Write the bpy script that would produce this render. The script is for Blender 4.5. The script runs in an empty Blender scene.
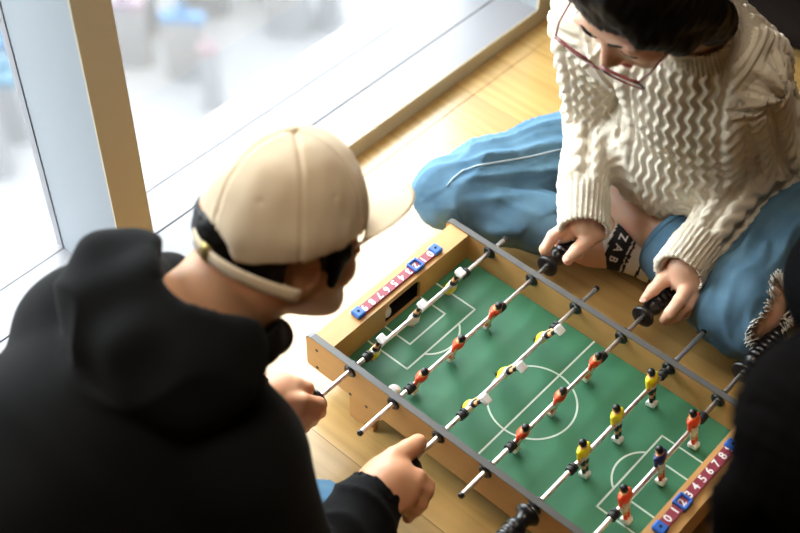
import bpy, math, random
import numpy as np
from mathutils import Vector, Matrix, Euler

random.seed(7)
SC = bpy.context.scene
COL = SC.collection
K = 0.0112            # one working unit in metres

# ------------------------------------------------------------------ camera
PITCH, YAW, ROLL, F_PX = math.radians(47.899), math.radians(130.84), math.radians(1.481), 1282.1
CAM = np.array([52.224, -87.797, 143.065])
FW = np.array([math.cos(PITCH)*math.cos(YAW), math.cos(PITCH)*math.sin(YAW), -math.sin(PITCH)])
_r = np.cross(FW, [0, 0, 1]); _r /= np.linalg.norm(_r); _u = np.cross(_r, FW)
RT = _r*math.cos(ROLL)+_u*math.sin(ROLL); UP = -_r*math.sin(ROLL)+_u*math.cos(ROLL)
def at(px, py, z):
    """the point of the place at height z that stands at this spot of the photograph"""
    d = FW+RT*(px-400)/F_PX-UP*(py-266.5)/F_PX
    return CAM+d*(z-CAM[2])/d[2]
cd = bpy.data.cameras.new('camera'); cam = bpy.data.objects.new('camera', cd); COL.objects.link(cam)
m = Matrix([[RT[i], UP[i], -FW[i]] for i in range(3)]).to_4x4(); m.translation = Vector(CAM*K)
cam.matrix_world = m
cd.sensor_width = 36.0; cd.lens = F_PX*36/800; cd.clip_start = .05; cd.clip_end = 1000
cd.dof.use_dof = True; cd.dof.focus_distance = 170*K; cd.dof.aperture_fstop = 2.6; cd.dof.aperture_blades = 0
SC.camera = cam

# ------------------------------------------------------------------ world, daylight, exposure
w = bpy.data.worlds.new('overcast_sky'); SC.world = w; w.use_nodes = True
wn = w.node_tree.nodes; wl = w.node_tree.links
bg = wn['Background']
bg.inputs['Color'].default_value = (.93, .97, 1.0, 1); bg.inputs['Strength'].default_value = 6.0
def portal(name, x, y0, y1, z0, z1):
    l = bpy.data.lights.new(name, 'AREA'); l.shape = 'RECTANGLE'; l.size = (z1-z0)*K; l.size_y = (y1-y0)*K
    l.cycles.is_portal = True
    o = bpy.data.objects.new(name, l); COL.objects.link(o)
    o.location = (x*K, (y0+y1)/2*K, (z0+z1)/2*K); o.rotation_euler = (0, -math.pi/2, 0)
#portal('window_daylight_portal', -71, -260, 350, 4, 235)
vs = SC.view_settings
vs.view_transform = 'Standard'; vs.look = 'None'; vs.gamma = 1; vs.use_curve_mapping = False
vs.exposure = 1.2
cy = SC.cycles
cy.use_denoising = True; cy.max_bounces = 7; cy.diffuse_bounces = 4; cy.transparent_max_bounces = 8
cy.sample_clamp_indirect = 8; cy.caustics_reflective = False; cy.caustics_refractive = False

# ------------------------------------------------------------------ helpers: materials
def mat(name, col, rough=.6, metal=0., spec=.5, sss=0., coat=0., bump=None, var=None, sheen=0., emis=None):
    m = bpy.data.materials.new(name); m.use_nodes = True
    n = m.node_tree.nodes; l = m.node_tree.links; b = n['Principled BSDF']
    b.inputs['Base Color'].default_value = (*col, 1); b.inputs['Roughness'].default_value = rough
    b.inputs['Metallic'].default_value = metal; b.inputs['Specular IOR Level'].default_value = spec
    b.inputs['Coat Weight'].default_value = coat; b.inputs['Sheen Weight'].default_value = sheen
    if sss:
        b.inputs['Subsurface Weight'].default_value = sss; b.inputs['Subsurface Radius'].default_value = (1, .35, .2)
        b.inputs['Subsurface Scale'].default_value = .006
    tc = n.new('ShaderNodeTexCoord')
    if var:      # (scale, colour b, contrast)
        t = n.new('ShaderNodeTexNoise'); t.inputs['Scale'].default_value = var[0]; t.inputs['Detail'].default_value = 5
        r = n.new('ShaderNodeValToRGB'); c = var[2] if len(var) > 2 else .25
        r.color_ramp.elements[0].position = .5-c; r.color_ramp.elements[1].position = .5+c
        r.color_ramp.elements[0].color = (*var[1], 1); r.color_ramp.elements[1].color = (*col, 1)
        l.new(tc.outputs['Object'], t.inputs['Vector']); l.new(t.outputs['Fac'], r.inputs['Fac'])
        l.new(r.outputs['Color'], b.inputs['Base Color'])
    if bump:     # (scale, strength, distance)
        t = n.new('ShaderNodeTexNoise'); t.inputs['Scale'].default_value = bump[0]; t.inputs['Detail'].default_value = 4
        bp = n.new('ShaderNodeBump'); bp.inputs['Strength'].default_value = bump[1]; bp.inputs['Distance'].default_value = bump[2]
        l.new(tc.outputs['Object'], t.inputs['Vector']); l.new(t.outputs['Fac'], bp.inputs['Height']); l.new(bp.outputs['Normal'], b.inputs['Normal'])
    return m

def wood(name, light, dark, rough, plank=None, grain_axis='X', sc=1., amt=1., coat=0., spec=.5):
    """long grained wood; plank=(width, offset) in units draws floor boards running along X"""
    m = bpy.data.materials.new(name); m.use_nodes = True
    n = m.node_tree.nodes; l = m.node_tree.links; b = n['Principled BSDF']
    b.inputs['Roughness'].default_value = rough; b.inputs['Coat Weight'].default_value = coat; b.inputs['Coat Roughness'].default_value = .22; b.inputs['Coat IOR'].default_value = 1.6; b.inputs['Specular IOR Level'].default_value = spec
    tc = n.new('ShaderNodeTexCoord'); mp = n.new('ShaderNodeMapping'); l.new(tc.outputs['Object'], mp.inputs['Vector'])
    s = [22*sc, 22*sc, 22*sc]; s['XYZ'.index(grain_axis)] = 1.6*sc
    mp.inputs['Scale'].default_value = s
    vec = mp.outputs['Vector']
    def math_(op, a, b_=None, c=None):
        q = n.new('ShaderNodeMath'); q.operation = op
        for i, v in enumerate((a, b_, c)):
            if v is None: continue
            if isinstance(v, (int, float)): q.inputs[i].default_value = v
            else: l.new(v, q.inputs[i])
        return q.outputs[0]
    seam = None
    if plank:
        sp = n.new('ShaderNodeSeparateXYZ'); l.new(tc.outputs['Object'], sp.inputs[0])
        W = plank[0]*K
        yy = math_('DIVIDE', math_('SUBTRACT', sp.outputs['Y'], plank[1]*K), W)
        row = math_('FLOOR', yy); fy = math_('SUBTRACT', yy, row)
        wn_ = n.new('ShaderNodeTexWhiteNoise'); wn_.noise_dimensions = '1D'; l.new(row, wn_.inputs['W'])
        xx = math_('ADD', math_('DIVIDE', sp.outputs['X'], plank[2]*K), math_('MULTIPLY', wn_.outputs['Value'], 7.3))
        cx = math_('FLOOR', xx); fx = math_('SUBTRACT', xx, cx)
        idn = n.new('ShaderNodeTexWhiteNoise'); idn.noise_dimensions = '2D'
        cb = n.new('ShaderNodeCombineXYZ'); l.new(row, cb.inputs[0]); l.new(cx, cb.inputs[1]); l.new(cb.outputs[0], idn.inputs['Vector'])
        off = n.new('ShaderNodeVectorMath'); off.operation = 'MULTIPLY_ADD'
        l.new(idn.outputs['Color'], off.inputs[0]); off.inputs[1].default_value = (40, 40, 40); l.new(vec, off.inputs[2]); vec = off.outputs[0]
        ey = math_('MINIMUM', fy, math_('SUBTRACT', 1.0, fy)); ex = math_('MINIMUM', fx, math_('SUBTRACT', 1.0, fx))
        s1 = math_('LESS_THAN', math_('MULTIPLY', ey, plank[0]), .06); s2 = math_('LESS_THAN', math_('MULTIPLY', ex, plank[2]), .06)
        seam = math_('MAXIMUM', s1, s2)
    n1 = n.new('ShaderNodeTexNoise'); n1.inputs['Scale'].default_value = 1.0; n1.inputs['Detail'].default_value = 6; n1.inputs['Distortion'].default_value = 1.2
    l.new(vec, n1.inputs['Vector'])
    wv = n.new('ShaderNodeTexWave'); wv.wave_type = 'BANDS'; wv.bands_direction = {'X': 'Y', 'Y': 'X', 'Z': 'X'}[grain_axis]
    wv.inputs['Scale'].default_value = .32; wv.inputs['Distortion'].default_value = 9; wv.inputs['Detail'].default_value = 3; wv.inputs['Detail Scale'].default_value = .6
    l.new(vec, wv.inputs['Vector'])
    f = math_('ADD', math_('MULTIPLY', n1.outputs['Fac'], .85), math_('MULTIPLY', wv.outputs['Fac'], .15))
    r = n.new('ShaderNodeValToRGB'); r.color_ramp.elements[0].position = .28; r.color_ramp.elements[1].position = .68
    mid = tuple((a+b_)/2 for a, b_ in zip(light, dark)); k = amt
    dk = tuple(c_+(d_-c_)*k for c_, d_ in zip(light, dark))
    r.color_ramp.elements[0].color = (*dk, 1); r.color_ramp.elements[1].color = (*light, 1)
    l.new(f, r.inputs['Fac']); out = r.outputs['Color']
    if plank:
        hs = n.new('ShaderNodeHueSaturation'); l.new(out, hs.inputs['Color'])
        l.new(math_('ADD', math_('MULTIPLY', idn.outputs['Value'], .22), .89), hs.inputs['Value']); out = hs.outputs['Color']
        mx = n.new('ShaderNodeMix'); mx.data_type = 'RGBA'; l.new(seam, mx.inputs['Factor']); l.new(out, mx.inputs['A']); mx.inputs['B'].default_value = (dark[0]*.5, dark[1]*.45, dark[2]*.4, 1)
        out = mx.outputs['Result']
    l.new(out, b.inputs['Base Color'])
    bp = n.new('ShaderNodeBump'); bp.inputs['Strength'].default_value = .08; bp.inputs['Distance'].default_value = .002
    l.new(f, bp.inputs['Height']); l.new(bp.outputs['Normal'], b.inputs['Normal'])
    return m

M = {}
M['floor'] = wood('oak_floor', (.50, .315, .11), (.34, .20, .056), .30, plank=(17., -20., 150.), sc=1.9, amt=.75, spec=.6, coat=.7)
M['maple'] = wood('maple_laminate', (.56, .31, .11), (.46, .24, .075), .42, sc=.8, amt=.8)
M['maple_y'] = wood('maple_laminate_across', (.58, .33, .12), (.48, .26, .085), .42, grain_axis='Y', sc=.8, amt=.8)
M['felt'] = mat('green_field', (.042, .19, .098), .5, var=(9, (.034, .16, .082)), spec=.5)
M['line'] = mat('field_line_white', (.55, .66, .58), .6)
M['edge'] = mat('grey_edging', (.095, .092, .088), .38)
M['steel'] = mat('chromed_steel', (.88, .82, .80), .4, 1.)
M['black'] = mat('black_plastic', (.006, .006, .007), .33)
M['rubber'] = mat('black_rubber', (.012, .012, .013), .55)
M['blue'] = mat('blue_plastic', (.03, .13, .50), .4)
M['maroon'] = mat('maroon_score_strip', (.26, .035, .06), .45)
M['white'] = mat('white_plastic', (.85, .85, .83), .4)
M['red'] = mat('red_paint', (.88, .075, .02), .3)
M['yellow'] = mat('yellow_paint', (.92, .80, .02), .3)
M['navy'] = mat('navy_paint', (.012, .02, .12), .3)
M['figskin'] = mat('figure_skin_paint', (.82, .42, .20), .35)
M['hole'] = mat('dark_hole', (.004, .004, .004), .9)
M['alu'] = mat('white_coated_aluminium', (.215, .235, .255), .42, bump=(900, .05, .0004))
M['alu_backlit'] = mat('backlit_brown_aluminium', (.46, .40, .28), .45, bump=(900, .05, .0004))  # brown of the backlit faces is put into the colour
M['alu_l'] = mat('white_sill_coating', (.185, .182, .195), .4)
M['gap'] = mat('dark_groove', (.22, .22, .23), .6)
M['wallp'] = mat('interior_paint', (.22, .145, .09), .8)
M['ceilp'] = mat('white_ceiling_paint', (.80, .76, .68), .9)
M['skin'] = mat('warm_skin', (.76, .47, .33), .45, sss=.25, var=(14, (.72, .42, .28)), bump=(420, .12, .001))
M['skin_m'] = mat('tanned_skin', (.60, .30, .165), .48, sss=.25, var=(14, (.55, .26, .135)), bump=(420, .12, .001))
M['lip'] = mat('lip', (.55, .17, .14), .4, sss=.2)
M['nail'] = mat('fingernail', (.78, .50, .40), .25)
M['hair'] = mat('black_hair', (.003, .0022, .002), .45, spec=.16)
M['hair_d'] = mat('soft_black_hair', (.0025, .002, .002), .9, spec=.03)
M['hoodie'] = mat('black_hoodie_cotton', (.004, .004, .0044), .93, spec=.15, bump=(700, .25, .0012), sheen=.02)
M['blacktop'] = mat('black_jersey', (.003, .003, .0035), .95, spec=.04)
M['knit'] = mat('cream_wool_knit', (.76, .69, .57), .9, spec=.12, bump=(520, .55, .0022), sheen=.25, var=(60, (.68, .61, .49)))
M['denim'] = mat('light_blue_denim', (.115, .225, .325), .85, spec=.15, bump=(900, .35, .001), var=(18, (.07, .15, .235), .18))
M['denim_d'] = mat('mid_blue_denim', (.09, .17, .24), .85, spec=.15, bump=(900, .35, .001), var=(26, (.06, .16, .28)))
M['thread'] = mat('pale_stitching', (.42, .52, .60), .9)
M['fray'] = mat('frayed_white_cotton', (.62, .62, .60), .95)
M['cap'] = mat('beige_cotton_twill', (.74, .62, .46), .88, spec=.15, bump=(800, .3, .001), var=(30, (.69, .57, .41)))
M['brass'] = mat('aged_brass', (.40, .31, .10), .35, .7)
M['sockw'] = mat('off_white_sock', (.70, .66, .60), .95)
M['sockb'] = mat('black_sock_band', (.012, .012, .014), .9)
M['frame'] = mat('dark_red_frame', (.16, .03, .03), .25)
def glass(name, tint, refl=.06):
    m = bpy.data.materials.new(name); m.use_nodes = True
    n = m.node_tree.nodes; l = m.node_tree.links; n.remove(n['Principled BSDF'])
    t = n.new('ShaderNodeBsdfTransparent'); t.inputs['Color'].default_value = (*tint, 1)
    g = n.new('ShaderNodeBsdfGlossy'); g.inputs['Roughness'].default_value = .02
    lw_ = n.new('ShaderNodeLayerWeight'); pw = n.new('ShaderNodeMath'); pw.operation = 'POWER'; pw.inputs[1].default_value = 5
    ma = n.new('ShaderNodeMath'); ma.operation = 'MULTIPLY_ADD'; ma.inputs[1].default_value = .9; ma.inputs[2].default_value = .03
    l.new(lw_.outputs['Facing'], pw.inputs[0]); l.new(pw.outputs[0], ma.inputs[0])
    mx = n.new('ShaderNodeMixShader'); l.new(ma.outputs[0], mx.inputs[0]); l.new(t.outputs[0], mx.inputs[1]); l.new(g.outputs[0], mx.inputs[2])
    l.new(mx.outputs[0], n['Material Output'].inputs['Surface'])
    return m
M['glass'] = glass('window_glass', (.95, .97, .97)); M['lens'] = glass('spectacle_lens', (.97, .97, .97))

# ------------------------------------------------------------------ helpers: objects
def tag(o, label=None, cat=None, group=None, kind=None):
    if label: o['label'] = label
    if cat: o['category'] = cat
    if group: o['group'] = group
    if kind: o['kind'] = kind
    return o
def empty(name, loc, label=None, cat=None, group=None):
    o = bpy.data.objects.new(name, None); COL.objects.link(o); o.location = Vector(loc)*K; o.empty_display_size = .05
    return tag(o, label, cat, group)
def origin(o):
    v = Vector((0, 0, 0))
    while o: v += o.location; o = o.parent
    return v
def mk(name, V, Fc, mats, parent=None, smooth=True, mi=None, local=False):
    """link one mesh object; V in working units (place coordinates unless local)"""
    me = bpy.data.meshes.new(name)
    V = np.asarray(V, float)*K
    base = origin(parent) if parent else Vector((0, 0, 0))
    if not local: V = V-np.array(base)
    me.from_pydata(V.tolist() if len(V) < 20000 else V, [], Fc if isinstance(Fc, list) else Fc.tolist())
    for m_ in (mats if isinstance(mats, (list, tuple)) else [mats]): me.materials.append(m_)
    if mi is not None: me.polygons.foreach_set('material_index', np.asarray(mi, np.int32))
    me.polygons.foreach_set('use_smooth', np.full(len(me.polygons), bool(smooth)))
    me.update(); me.validate()
    o = bpy.data.objects.new(name, me); COL.objects.link(o); o.parent = parent
    return o
class MB:
    """collects simple solids into one mesh"""
    def __init__(s): s.V = []; s.F = []; s.I = []
    def add(s, V, F, mi=0):
        o = len(s.V); s.V += [tuple(map(float, v)) for v in V]; s.F += [[i+o for i in f] for f in F]; s.I += [mi]*len(F)
    def box(s, a, b, mi=0, bev=0.):
        x0, y0, z0 = a; x1, y1, z1 = b
        if not bev:
            s.add([(x0,y0,z0),(x1,y0,z0),(x1,y1,z0),(x0,y1,z0),(x0,y0,z1),(x1,y0,z1),(x1,y1,z1),(x0,y1,z1)],
                  [[0,3,2,1],[4,5,6,7],[0,1,5,4],[1,2,6,5],[2,3,7,6],[3,0,4,7]], mi); return
        q = bev; pts = [(x0+q,y0),(x1-q,y0),(x1,y0+q),(x1,y1-q),(x1-q,y1),(x0+q,y1),(x0,y1-q),(x0,y0+q)]
        pin = [(x0+q,y0+q),(x1-q,y0+q),(x1-q,y0+q),(x1-q,y1-q),(x1-q,y1-q),(x0+q,y1-q),(x0+q,y1-q),(x0+q,y0+q)]
        V = [(*p,z0) for p in pin]+[(*p,z0+q) for p in pts]+[(*p,z1-q) for p in pts]+[(*p,z1) for p in pin]
        F = [[8*k+i, 8*k+(i+1)%8, 8*k+8+(i+1)%8, 8*k+8+i] for k in range(3) for i in range(8)]
        F += [list(range(7,-1,-1)), list(range(24,32))]
        s.add(V, F, mi)
    def prism(s, poly, axis, a, b, mi=0):
        """polygon extruded along an axis; poly holds the two other coordinates in xyz order"""
        n = len(poly); V = []
        for t in (a, b):
            for p in poly:
                q = list(p); q.insert(axis, t); V.append(q)
        s.add(V, [list(range(n)), list(range(2*n-1, n-1, -1))]+[[i, i+n, (i+1)%n+n, (i+1)%n] for i in range(n)], mi)
    def lathe(s, prof, c, axis, seg=24, mi=0):
        """prof: (distance along axis, radius)"""
        ax = np.zeros(3); ax[axis] = 1; e1 = np.roll(ax, 1); e2 = np.roll(ax, 2); V = []
        for t, r in prof:
            for i in range(seg):
                a = 2*math.pi*i/seg; V.append(np.array(c)+ax*t+e1*r*math.cos(a)+e2*r*math.sin(a))
        F = [[k*seg+i, k*seg+(i+1)%seg, (k+1)*seg+(i+1)%seg, (k+1)*seg+i] for k in range(len(prof)-1) for i in range(seg)]
        F += [list(range(seg-1,-1,-1)), [(len(prof)-1)*seg+i for i in range(seg)]]
        s.add(V, F, mi)
    def tube(s, pts, r, seg=8, mi=0, flat=None):
        pts = [np.array(p, float) for p in pts]; n = len(pts); V = []
        up = np.array([0, 0, 1.]) if flat is None else np.array(flat, float)
        for i, p in enumerate(pts):
            t = pts[min(i+1, n-1)]-pts[max(i-1, 0)]; t /= np.linalg.norm(t)+1e-9
            a = np.cross(t, up)
            if np.linalg.norm(a) < 1e-3: a = np.cross(t, [1, 0, 0])
            a /= np.linalg.norm(a); b = np.cross(a, t)
            rr = r[i] if isinstance(r, (list, np.ndarray)) else r
            ra, rb = rr if isinstance(rr, tuple) else (rr, rr)
            for j in range(seg):
                an = 2*math.pi*j/seg; V.append(p+a*ra*math.cos(an)+b*rb*math.sin(an))
        F = [[k*seg+i, k*seg+(i+1)%seg, (k+1)*seg+(i+1)%seg, (k+1)*seg+i] for k in range(n-1) for i in range(seg)]
        F += [list(range(seg-1,-1,-1)), [(n-1)*seg+i for i in range(seg)]]
        s.add(V, F, mi)
    def sphere(s, c, r, R=None, seg=16, rings=10, mi=0):
        r = np.ones(3)*r; V = []; c = np.array(c, float); R = np.eye(3) if R is None else R
        for k in range(rings+1):
            th = math.pi*k/rings
            for i in range(seg):
                a = 2*math.pi*i/seg; V.append(c+R@(r*np.array([math.sin(th)*math.cos(a), math.sin(th)*math.sin(a), math.cos(th)])))
        s.add(V, [[k*seg+i, (k+1)*seg+i, (k+1)*seg+(i+1)%seg, k*seg+(i+1)%seg] for k in range(rings) for i in range(seg)], mi)
    def build(s, name, mats, parent=None, smooth=False, local=False):
        return mk(name, s.V, s.F, mats, parent, smooth, s.I, local)
def auto(o, ang=40):
    """smooth shading that keeps sharp corners"""
    me = o.data; me.polygons.foreach_set('use_smooth', np.full(len(me.polygons), True)); me.set_sharp_from_angle(angle=math.radians(ang)); return o

# ------------------------------------------------------------------ helpers: rounded bodies from distance fields
def N(v): v = np.asarray(v, float); return v/np.linalg.norm(v)
def cone(P, a, b, ra, rb):
    a = np.asarray(a, np.float32); b = np.asarray(b, np.float32); ba = b-a; pa = P-a
    t = np.clip(pa@ba/(ba@ba+1e-9), 0, 1)
    return np.linalg.norm(pa-t[:, None]*ba, axis=1)-(ra+(rb-ra)*t)
def ell(P, c, r, R=None):
    q = P-np.asarray(c, np.float32); r = np.asarray(r, np.float32)
    if R is not None: q = q@np.asarray(R, np.float32)
    k0 = np.linalg.norm(q/r, axis=1); k1 = np.linalg.norm(q/(r*r), axis=1)
    return k0*(k0-1)/(k1+1e-9)
def smin(a, b, k):
    h = np.clip(.5+.5*(b-a)/k, 0, 1); return b+(a-b)*h-k*h*(1-h)
def smax(a, b, k): return -smin(-a, -b, k)
def chain(P, pts, rad, k=1.):
    d = None
    for i in range(len(pts)-1):
        e = cone(P, pts[i], pts[i+1], rad[i], rad[i+1]); d = e if d is None else smin(d, e, k)
    return d
def noise(P, sc, seed, n=10):
    """smooth wandering value, roughly -1..1"""
    rg = np.random.RandomState(seed); o = 0
    for i in range(n):
        k = rg.randn(3); k /= np.linalg.norm(k); o = o+np.sin((P@k.astype(np.float32))*(2*math.pi/sc)*rg.uniform(.6, 1.5)+rg.uniform(0, 6.28))
    return o/math.sqrt(n)
def snet(fn, lo, hi, h, m=4):
    lo = np.asarray(lo, np.float32); hi = np.asarray(hi, np.float32)
    nb = np.ceil((hi-lo)/(h*m)).astype(int); n = nb*m+1
    def ev(P):
        return np.concatenate([fn(P[i:i+300000].astype(np.float32)) for i in range(0, len(P), 300000)]) if len(P) else np.zeros(0)
    g = np.stack(np.meshgrid(*[np.arange(k+1) for k in nb], indexing='ij'), -1).reshape(-1, 3)
    Fc = ev(lo+g*h*m).reshape(nb+1)
    mn = np.abs(Fc); act = np.full(nb, 1e9)
    for dx in (0, 1):
        for dy in (0, 1):
            for dz in (0, 1): act = np.minimum(act, mn[dx:dx+nb[0], dy:dy+nb[1], dz:dz+nb[2]])
    act = act < h*m*1.35
    mask = np.zeros(n, bool); a = act
    for ax in range(3): a = np.repeat(a, m, axis=ax)
    for dx in (0, 1):
        for dy in (0, 1):
            for dz in (0, 1): mask[dx:dx+a.shape[0], dy:dy+a.shape[1], dz:dz+a.shape[2]] |= a
    idx = [np.minimum(np.arange(k)//m, kk) for k, kk in zip(n, nb)]
    Fv = Fc[np.ix_(*idx)].astype(np.float32)
    p = np.argwhere(mask); Fv[mask] = ev(lo+p*h)
    S = Fv < 0
    cs = [k-1 for k in n]
    cnt = np.zeros(cs, np.int8)
    for dx in (0, 1):
        for dy in (0, 1):
            for dz in (0, 1): cnt += S[dx:dx+cs[0], dy:dy+cs[1], dz:dz+cs[2]]
    cells = np.argwhere((cnt > 0) & (cnt < 8))
    vid = np.full(cs, -1, np.int64); vid[tuple(cells.T)] = np.arange(len(cells))
    acc = np.zeros((len(cells), 3)); num = np.zeros(len(cells))
    cor = [(0,0,0),(1,0,0),(0,1,0),(1,1,0),(0,0,1),(1,0,1),(0,1,1),(1,1,1)]
    for i in range(8):
        for j in range(i+1, 8):
            if sum(abs(x-y) for x, y in zip(cor[i], cor[j])) != 1: continue
            fa = Fv[tuple((cells+cor[i]).T)]; fb = Fv[tuple((cells+cor[j]).T)]; c = (fa < 0) != (fb < 0)
            t = np.where(c, fa/(fa-fb+1e-12), 0)[:, None]
            pt = np.array(cor[i])+(np.array(cor[j])-np.array(cor[i]))*t
            acc[c] += pt[c]; num[c] += 1
    V = lo+(cells+acc/num[:, None])*h
    faces = []
    for ax in range(3):
        o1, o2 = (ax+1) % 3, (ax+2) % 3
        s0 = [slice(1, -1)]*3; s0[ax] = slice(0, n[ax]-1); s1 = list(s0); s1[ax] = slice(1, n[ax])
        A = S[tuple(s0)]; B = S[tuple(s1)]
        e = np.argwhere(A != B); off = np.ones(3, int); off[ax] = 0; e = e+off
        fl = S[tuple(e.T)]
        d1 = np.zeros(3, int); d1[o1] = 1; d2 = np.zeros(3, int); d2[o2] = 1
        q = np.stack([vid[tuple((e-d1-d2).T)], vid[tuple((e-d2).T)], vid[tuple(e.T)], vid[tuple((e-d1).T)]], 1)
        q[~fl] = q[~fl][:, ::-1]
        faces.append(q)
    Fq = np.concatenate(faces); Fq = Fq[(Fq >= 0).all(1)]
    return V, Fq
def normals(V, Fq):
    a, b, c, d = (V[Fq[:, i]] for i in range(4)); nn = np.cross(c-a, d-b); o = np.zeros_like(V)
    for i in range(4): np.add.at(o, Fq[:, i], nn)
    return o/(np.linalg.norm(o, axis=1)[:, None]+1e-12)
def relax(V, Fq, it=1, f=.5):
    for _ in range(it):
        s = np.zeros_like(V); c = np.zeros(len(V))
        for i in range(4):
            j = (i+1) % 4; np.add.at(s, Fq[:, i], V[Fq[:, j]]); np.add.at(c, Fq[:, i], 1); np.add.at(s, Fq[:, j], V[Fq[:, i]]); np.add.at(c, Fq[:, j], 1)
        V = V+(s/np.maximum(c, 1)[:, None]-V)*f
    return V
def body(name, fn, lo, hi, h, mats, parent, disp=None, mifn=None, sm=1, local=False):
    V, Fq = snet(fn, lo, hi, h); V = relax(V, Fq, sm)
    if disp is not None: V = V+normals(V, Fq)*disp(V)[:, None]
    mi = None
    if mifn is not None: mi = mifn(V[Fq].mean(1))
    return mk(name, V, Fq, mats, parent, True, mi, local)
def join(parts):
    V = []; Fq = []; o = 0
    for v, f in parts: V.append(v); Fq.append(f+o); o += len(v)
    return np.concatenate(V), np.concatenate(Fq)

# ------------------------------------------------------------------ the room
XW = -53.8                       # room side of the sill
def struct(mb, name, m_, parent=None, smooth=False):
    o = mb.build(name, m_, parent, smooth)
    if parent is None: o['kind'] = 'structure'
    return o
b = MB(); b.box((XW-.6, -300, -3), (430, 420, 0)); struct(b, 'floor', M['floor'])
b = MB(); b.box((XW, -300, 236), (430, 420, 240)); struct(b, 'ceiling', M['ceilp'])
b = MB(); b.box((430, -300, 0), (434, 420, 236)); struct(b, 'wall_right', M['wallp'])
b = MB(); b.box((XW-20, 420, -3), (434, 424, 240)); struct(b, 'wall_back', M['wallp'])
b = MB(); b.box((XW-22, -204, -3), (434, -200, 240)); struct(b, 'wall_front', M['wallp'])
b = MB(); b.box((-76, -300, 112), (XW, 420, 240)); struct(b, 'wall_window_header', M['wallp'])  # unseen header, set low to cut the light deeper in the room
def fill_lamp(x, y):  # added out of view as warm fill from above
    t = empty('fill_ceiling_light', (x, y, 236), 'unseen square ceiling light added for warm fill above the table', 'added fill light')
    q = MB(); q.box((x-42, y-42, 233), (x+42, y+42, 236)); q.build('housing', M['alu'], t)
    m_ = bpy.data.materials.new('fill_diffuser'); m_.use_nodes = True; b_ = m_.node_tree.nodes['Principled BSDF']
    b_.inputs['Emission Color'].default_value = (1, .86, .68, 1); b_.inputs['Emission Strength'].default_value = 4.6
    q = MB(); q.box((x-40, y-40, 232.6), (x+40, y+40, 233)); q.build('diffuser', m_, t)
fill_lamp(-11, -30)
HS = 3.56
o = MB(); o.box((-76, -300, -3), (XW, 420, HS-.35), 0)
o.box((-61.2, -300, HS-.35), (XW, 420, HS), 0); o.box((-69.3, -300, HS-.35), (-61.5, 420, HS), 0); o.box((-66.9,-300,HS-.02),(-66.7,420,HS+.015),1)
sill = struct(o, 'trim_1', [M['alu_l'], M['gap']])
tag(sill, 'low white window sill running along the floor')
b = MB(); b.box((XW-.02, -300, 0), (XW+.25, 420, HS-.05)); struct(b, 'kerb_backlit', M['alu_backlit'])  # kerb face, its backlit olive put into the colour
b = MB(); b.box((XW+.3, -300, 0.0), (XW+4.2, 420, .12)); struct(b, 'trim_2', M['floor'])
ys = [-66., -23.4, 70.6]
b = MB(); b.box((-76, -200, 0), (XW, -66, 112)); struct(b, 'wall_shade_pier', M['wallp'])  # unseen pier, added to keep window light off the front floor and panel
b = MB(); b.box((-76, 76.1, 0), (XW, 420, 112)); struct(b, 'wall_shade_side', M['wallp'])  # unseen wall, added to cut window light on the far right
for i, y in enumerate(ys):
    b = MB(); b.box((-70.6, y, HS), (XW-.02, y+5.5, 112)); o = struct(b, 'trim_%d' % (i+3), M['alu'])
    f = MB(); f.box((XW-.02, y-.02, HS-.3), (XW+.25, y+5.52, 112)); f.build('backlit_face', M['alu_backlit'], o)  # mullion front, its backlit brown put into the colour
for i in range(len(ys)-1):
    y0 = ys[i]+5.5; y1 = ys[i+1]
    b = MB(); b.box((-70.6, y0, HS), (-69.1, y1, HS+.1)); b.box((-70.6, y0, 110.5), (-69.1, y1, 112))
    b.box((-70.6, y0, HS+.1), (-69.1, y0+.15, 110.5)); b.box((-70.6, y1-.15, HS+.1), (-69.1, y1, 110.5))
    o = struct(b, 'window_%d' % (i+1), M['alu_l'])
    g = MB(); g.box((-70.1, y0+.1, HS+.05), (-69.9, y1-.1, 110.6)); g.build('pane', M['glass'], o)
# the city a long way below the window
MC = {}
def cm(c, key): 
    MC[key] = mat('city_'+key, c, .9, var=(.25, tuple(x*.82 for x in c))); return MC[key]
cm((.102, .10, .103), 'paving'); cm((0.040, 0.077, 0.132), 'blue roof'); cm((0.036, 0.069, 0.095), 'teal roof'); cm((0.098, 0.074, 0.085), 'pink roof'); cm((0.058, 0.077, 0.125), 'grey roof'); cm((.3,.3,.3),'white roof')
GZ = -3000
b = MB(); b.box((-40000, -30000, GZ-20), (-300, 40000, GZ)); o = b.build('ground', MC['paving']); o['kind'] = 'structure'
specs = [(205, 8, 'blue roof', 44, 18, 'blue roofed building far below, furthest along the street'), (142, 28, 'teal roof', 30, 16, 'teal roofed building far below beside the mullion'),
         (262, -12, 'grey roof', 40, 16, 'grey roofed building far below behind the blue one'), (135, 62, 'pink roof', 34, 10, 'small pink roofed building far below'),
         (190, 76, 'blue roof', 40, 7, 'long narrow blue building far below'), (110, -8, 'blue roof', 24, 14, 'blue roofed building far below next to mullion top'),
         (18, 95, 'blue roof', 26, 20, 'blue roofed building far below in left window'), (22, 130, 'teal roof', 26, 26, 'teal roofed building far below in left window'),
         (2, 172, 'pink roof', 18, 14, 'pink roofed building at left window edge'), (0, 30, 'grey roof', 26, 34, 'grey roofed building at the top of left window'),
         (330, 22, 'grey roof', 20, 16, 'small grey roofed kiosk far below above the sill'), (290, 30, 'white roof', 40, 14, 'white roofed hall far below'), (215, 108, 'pink roof', 18, 8, 'pale low building alone on the plaza')]
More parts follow.
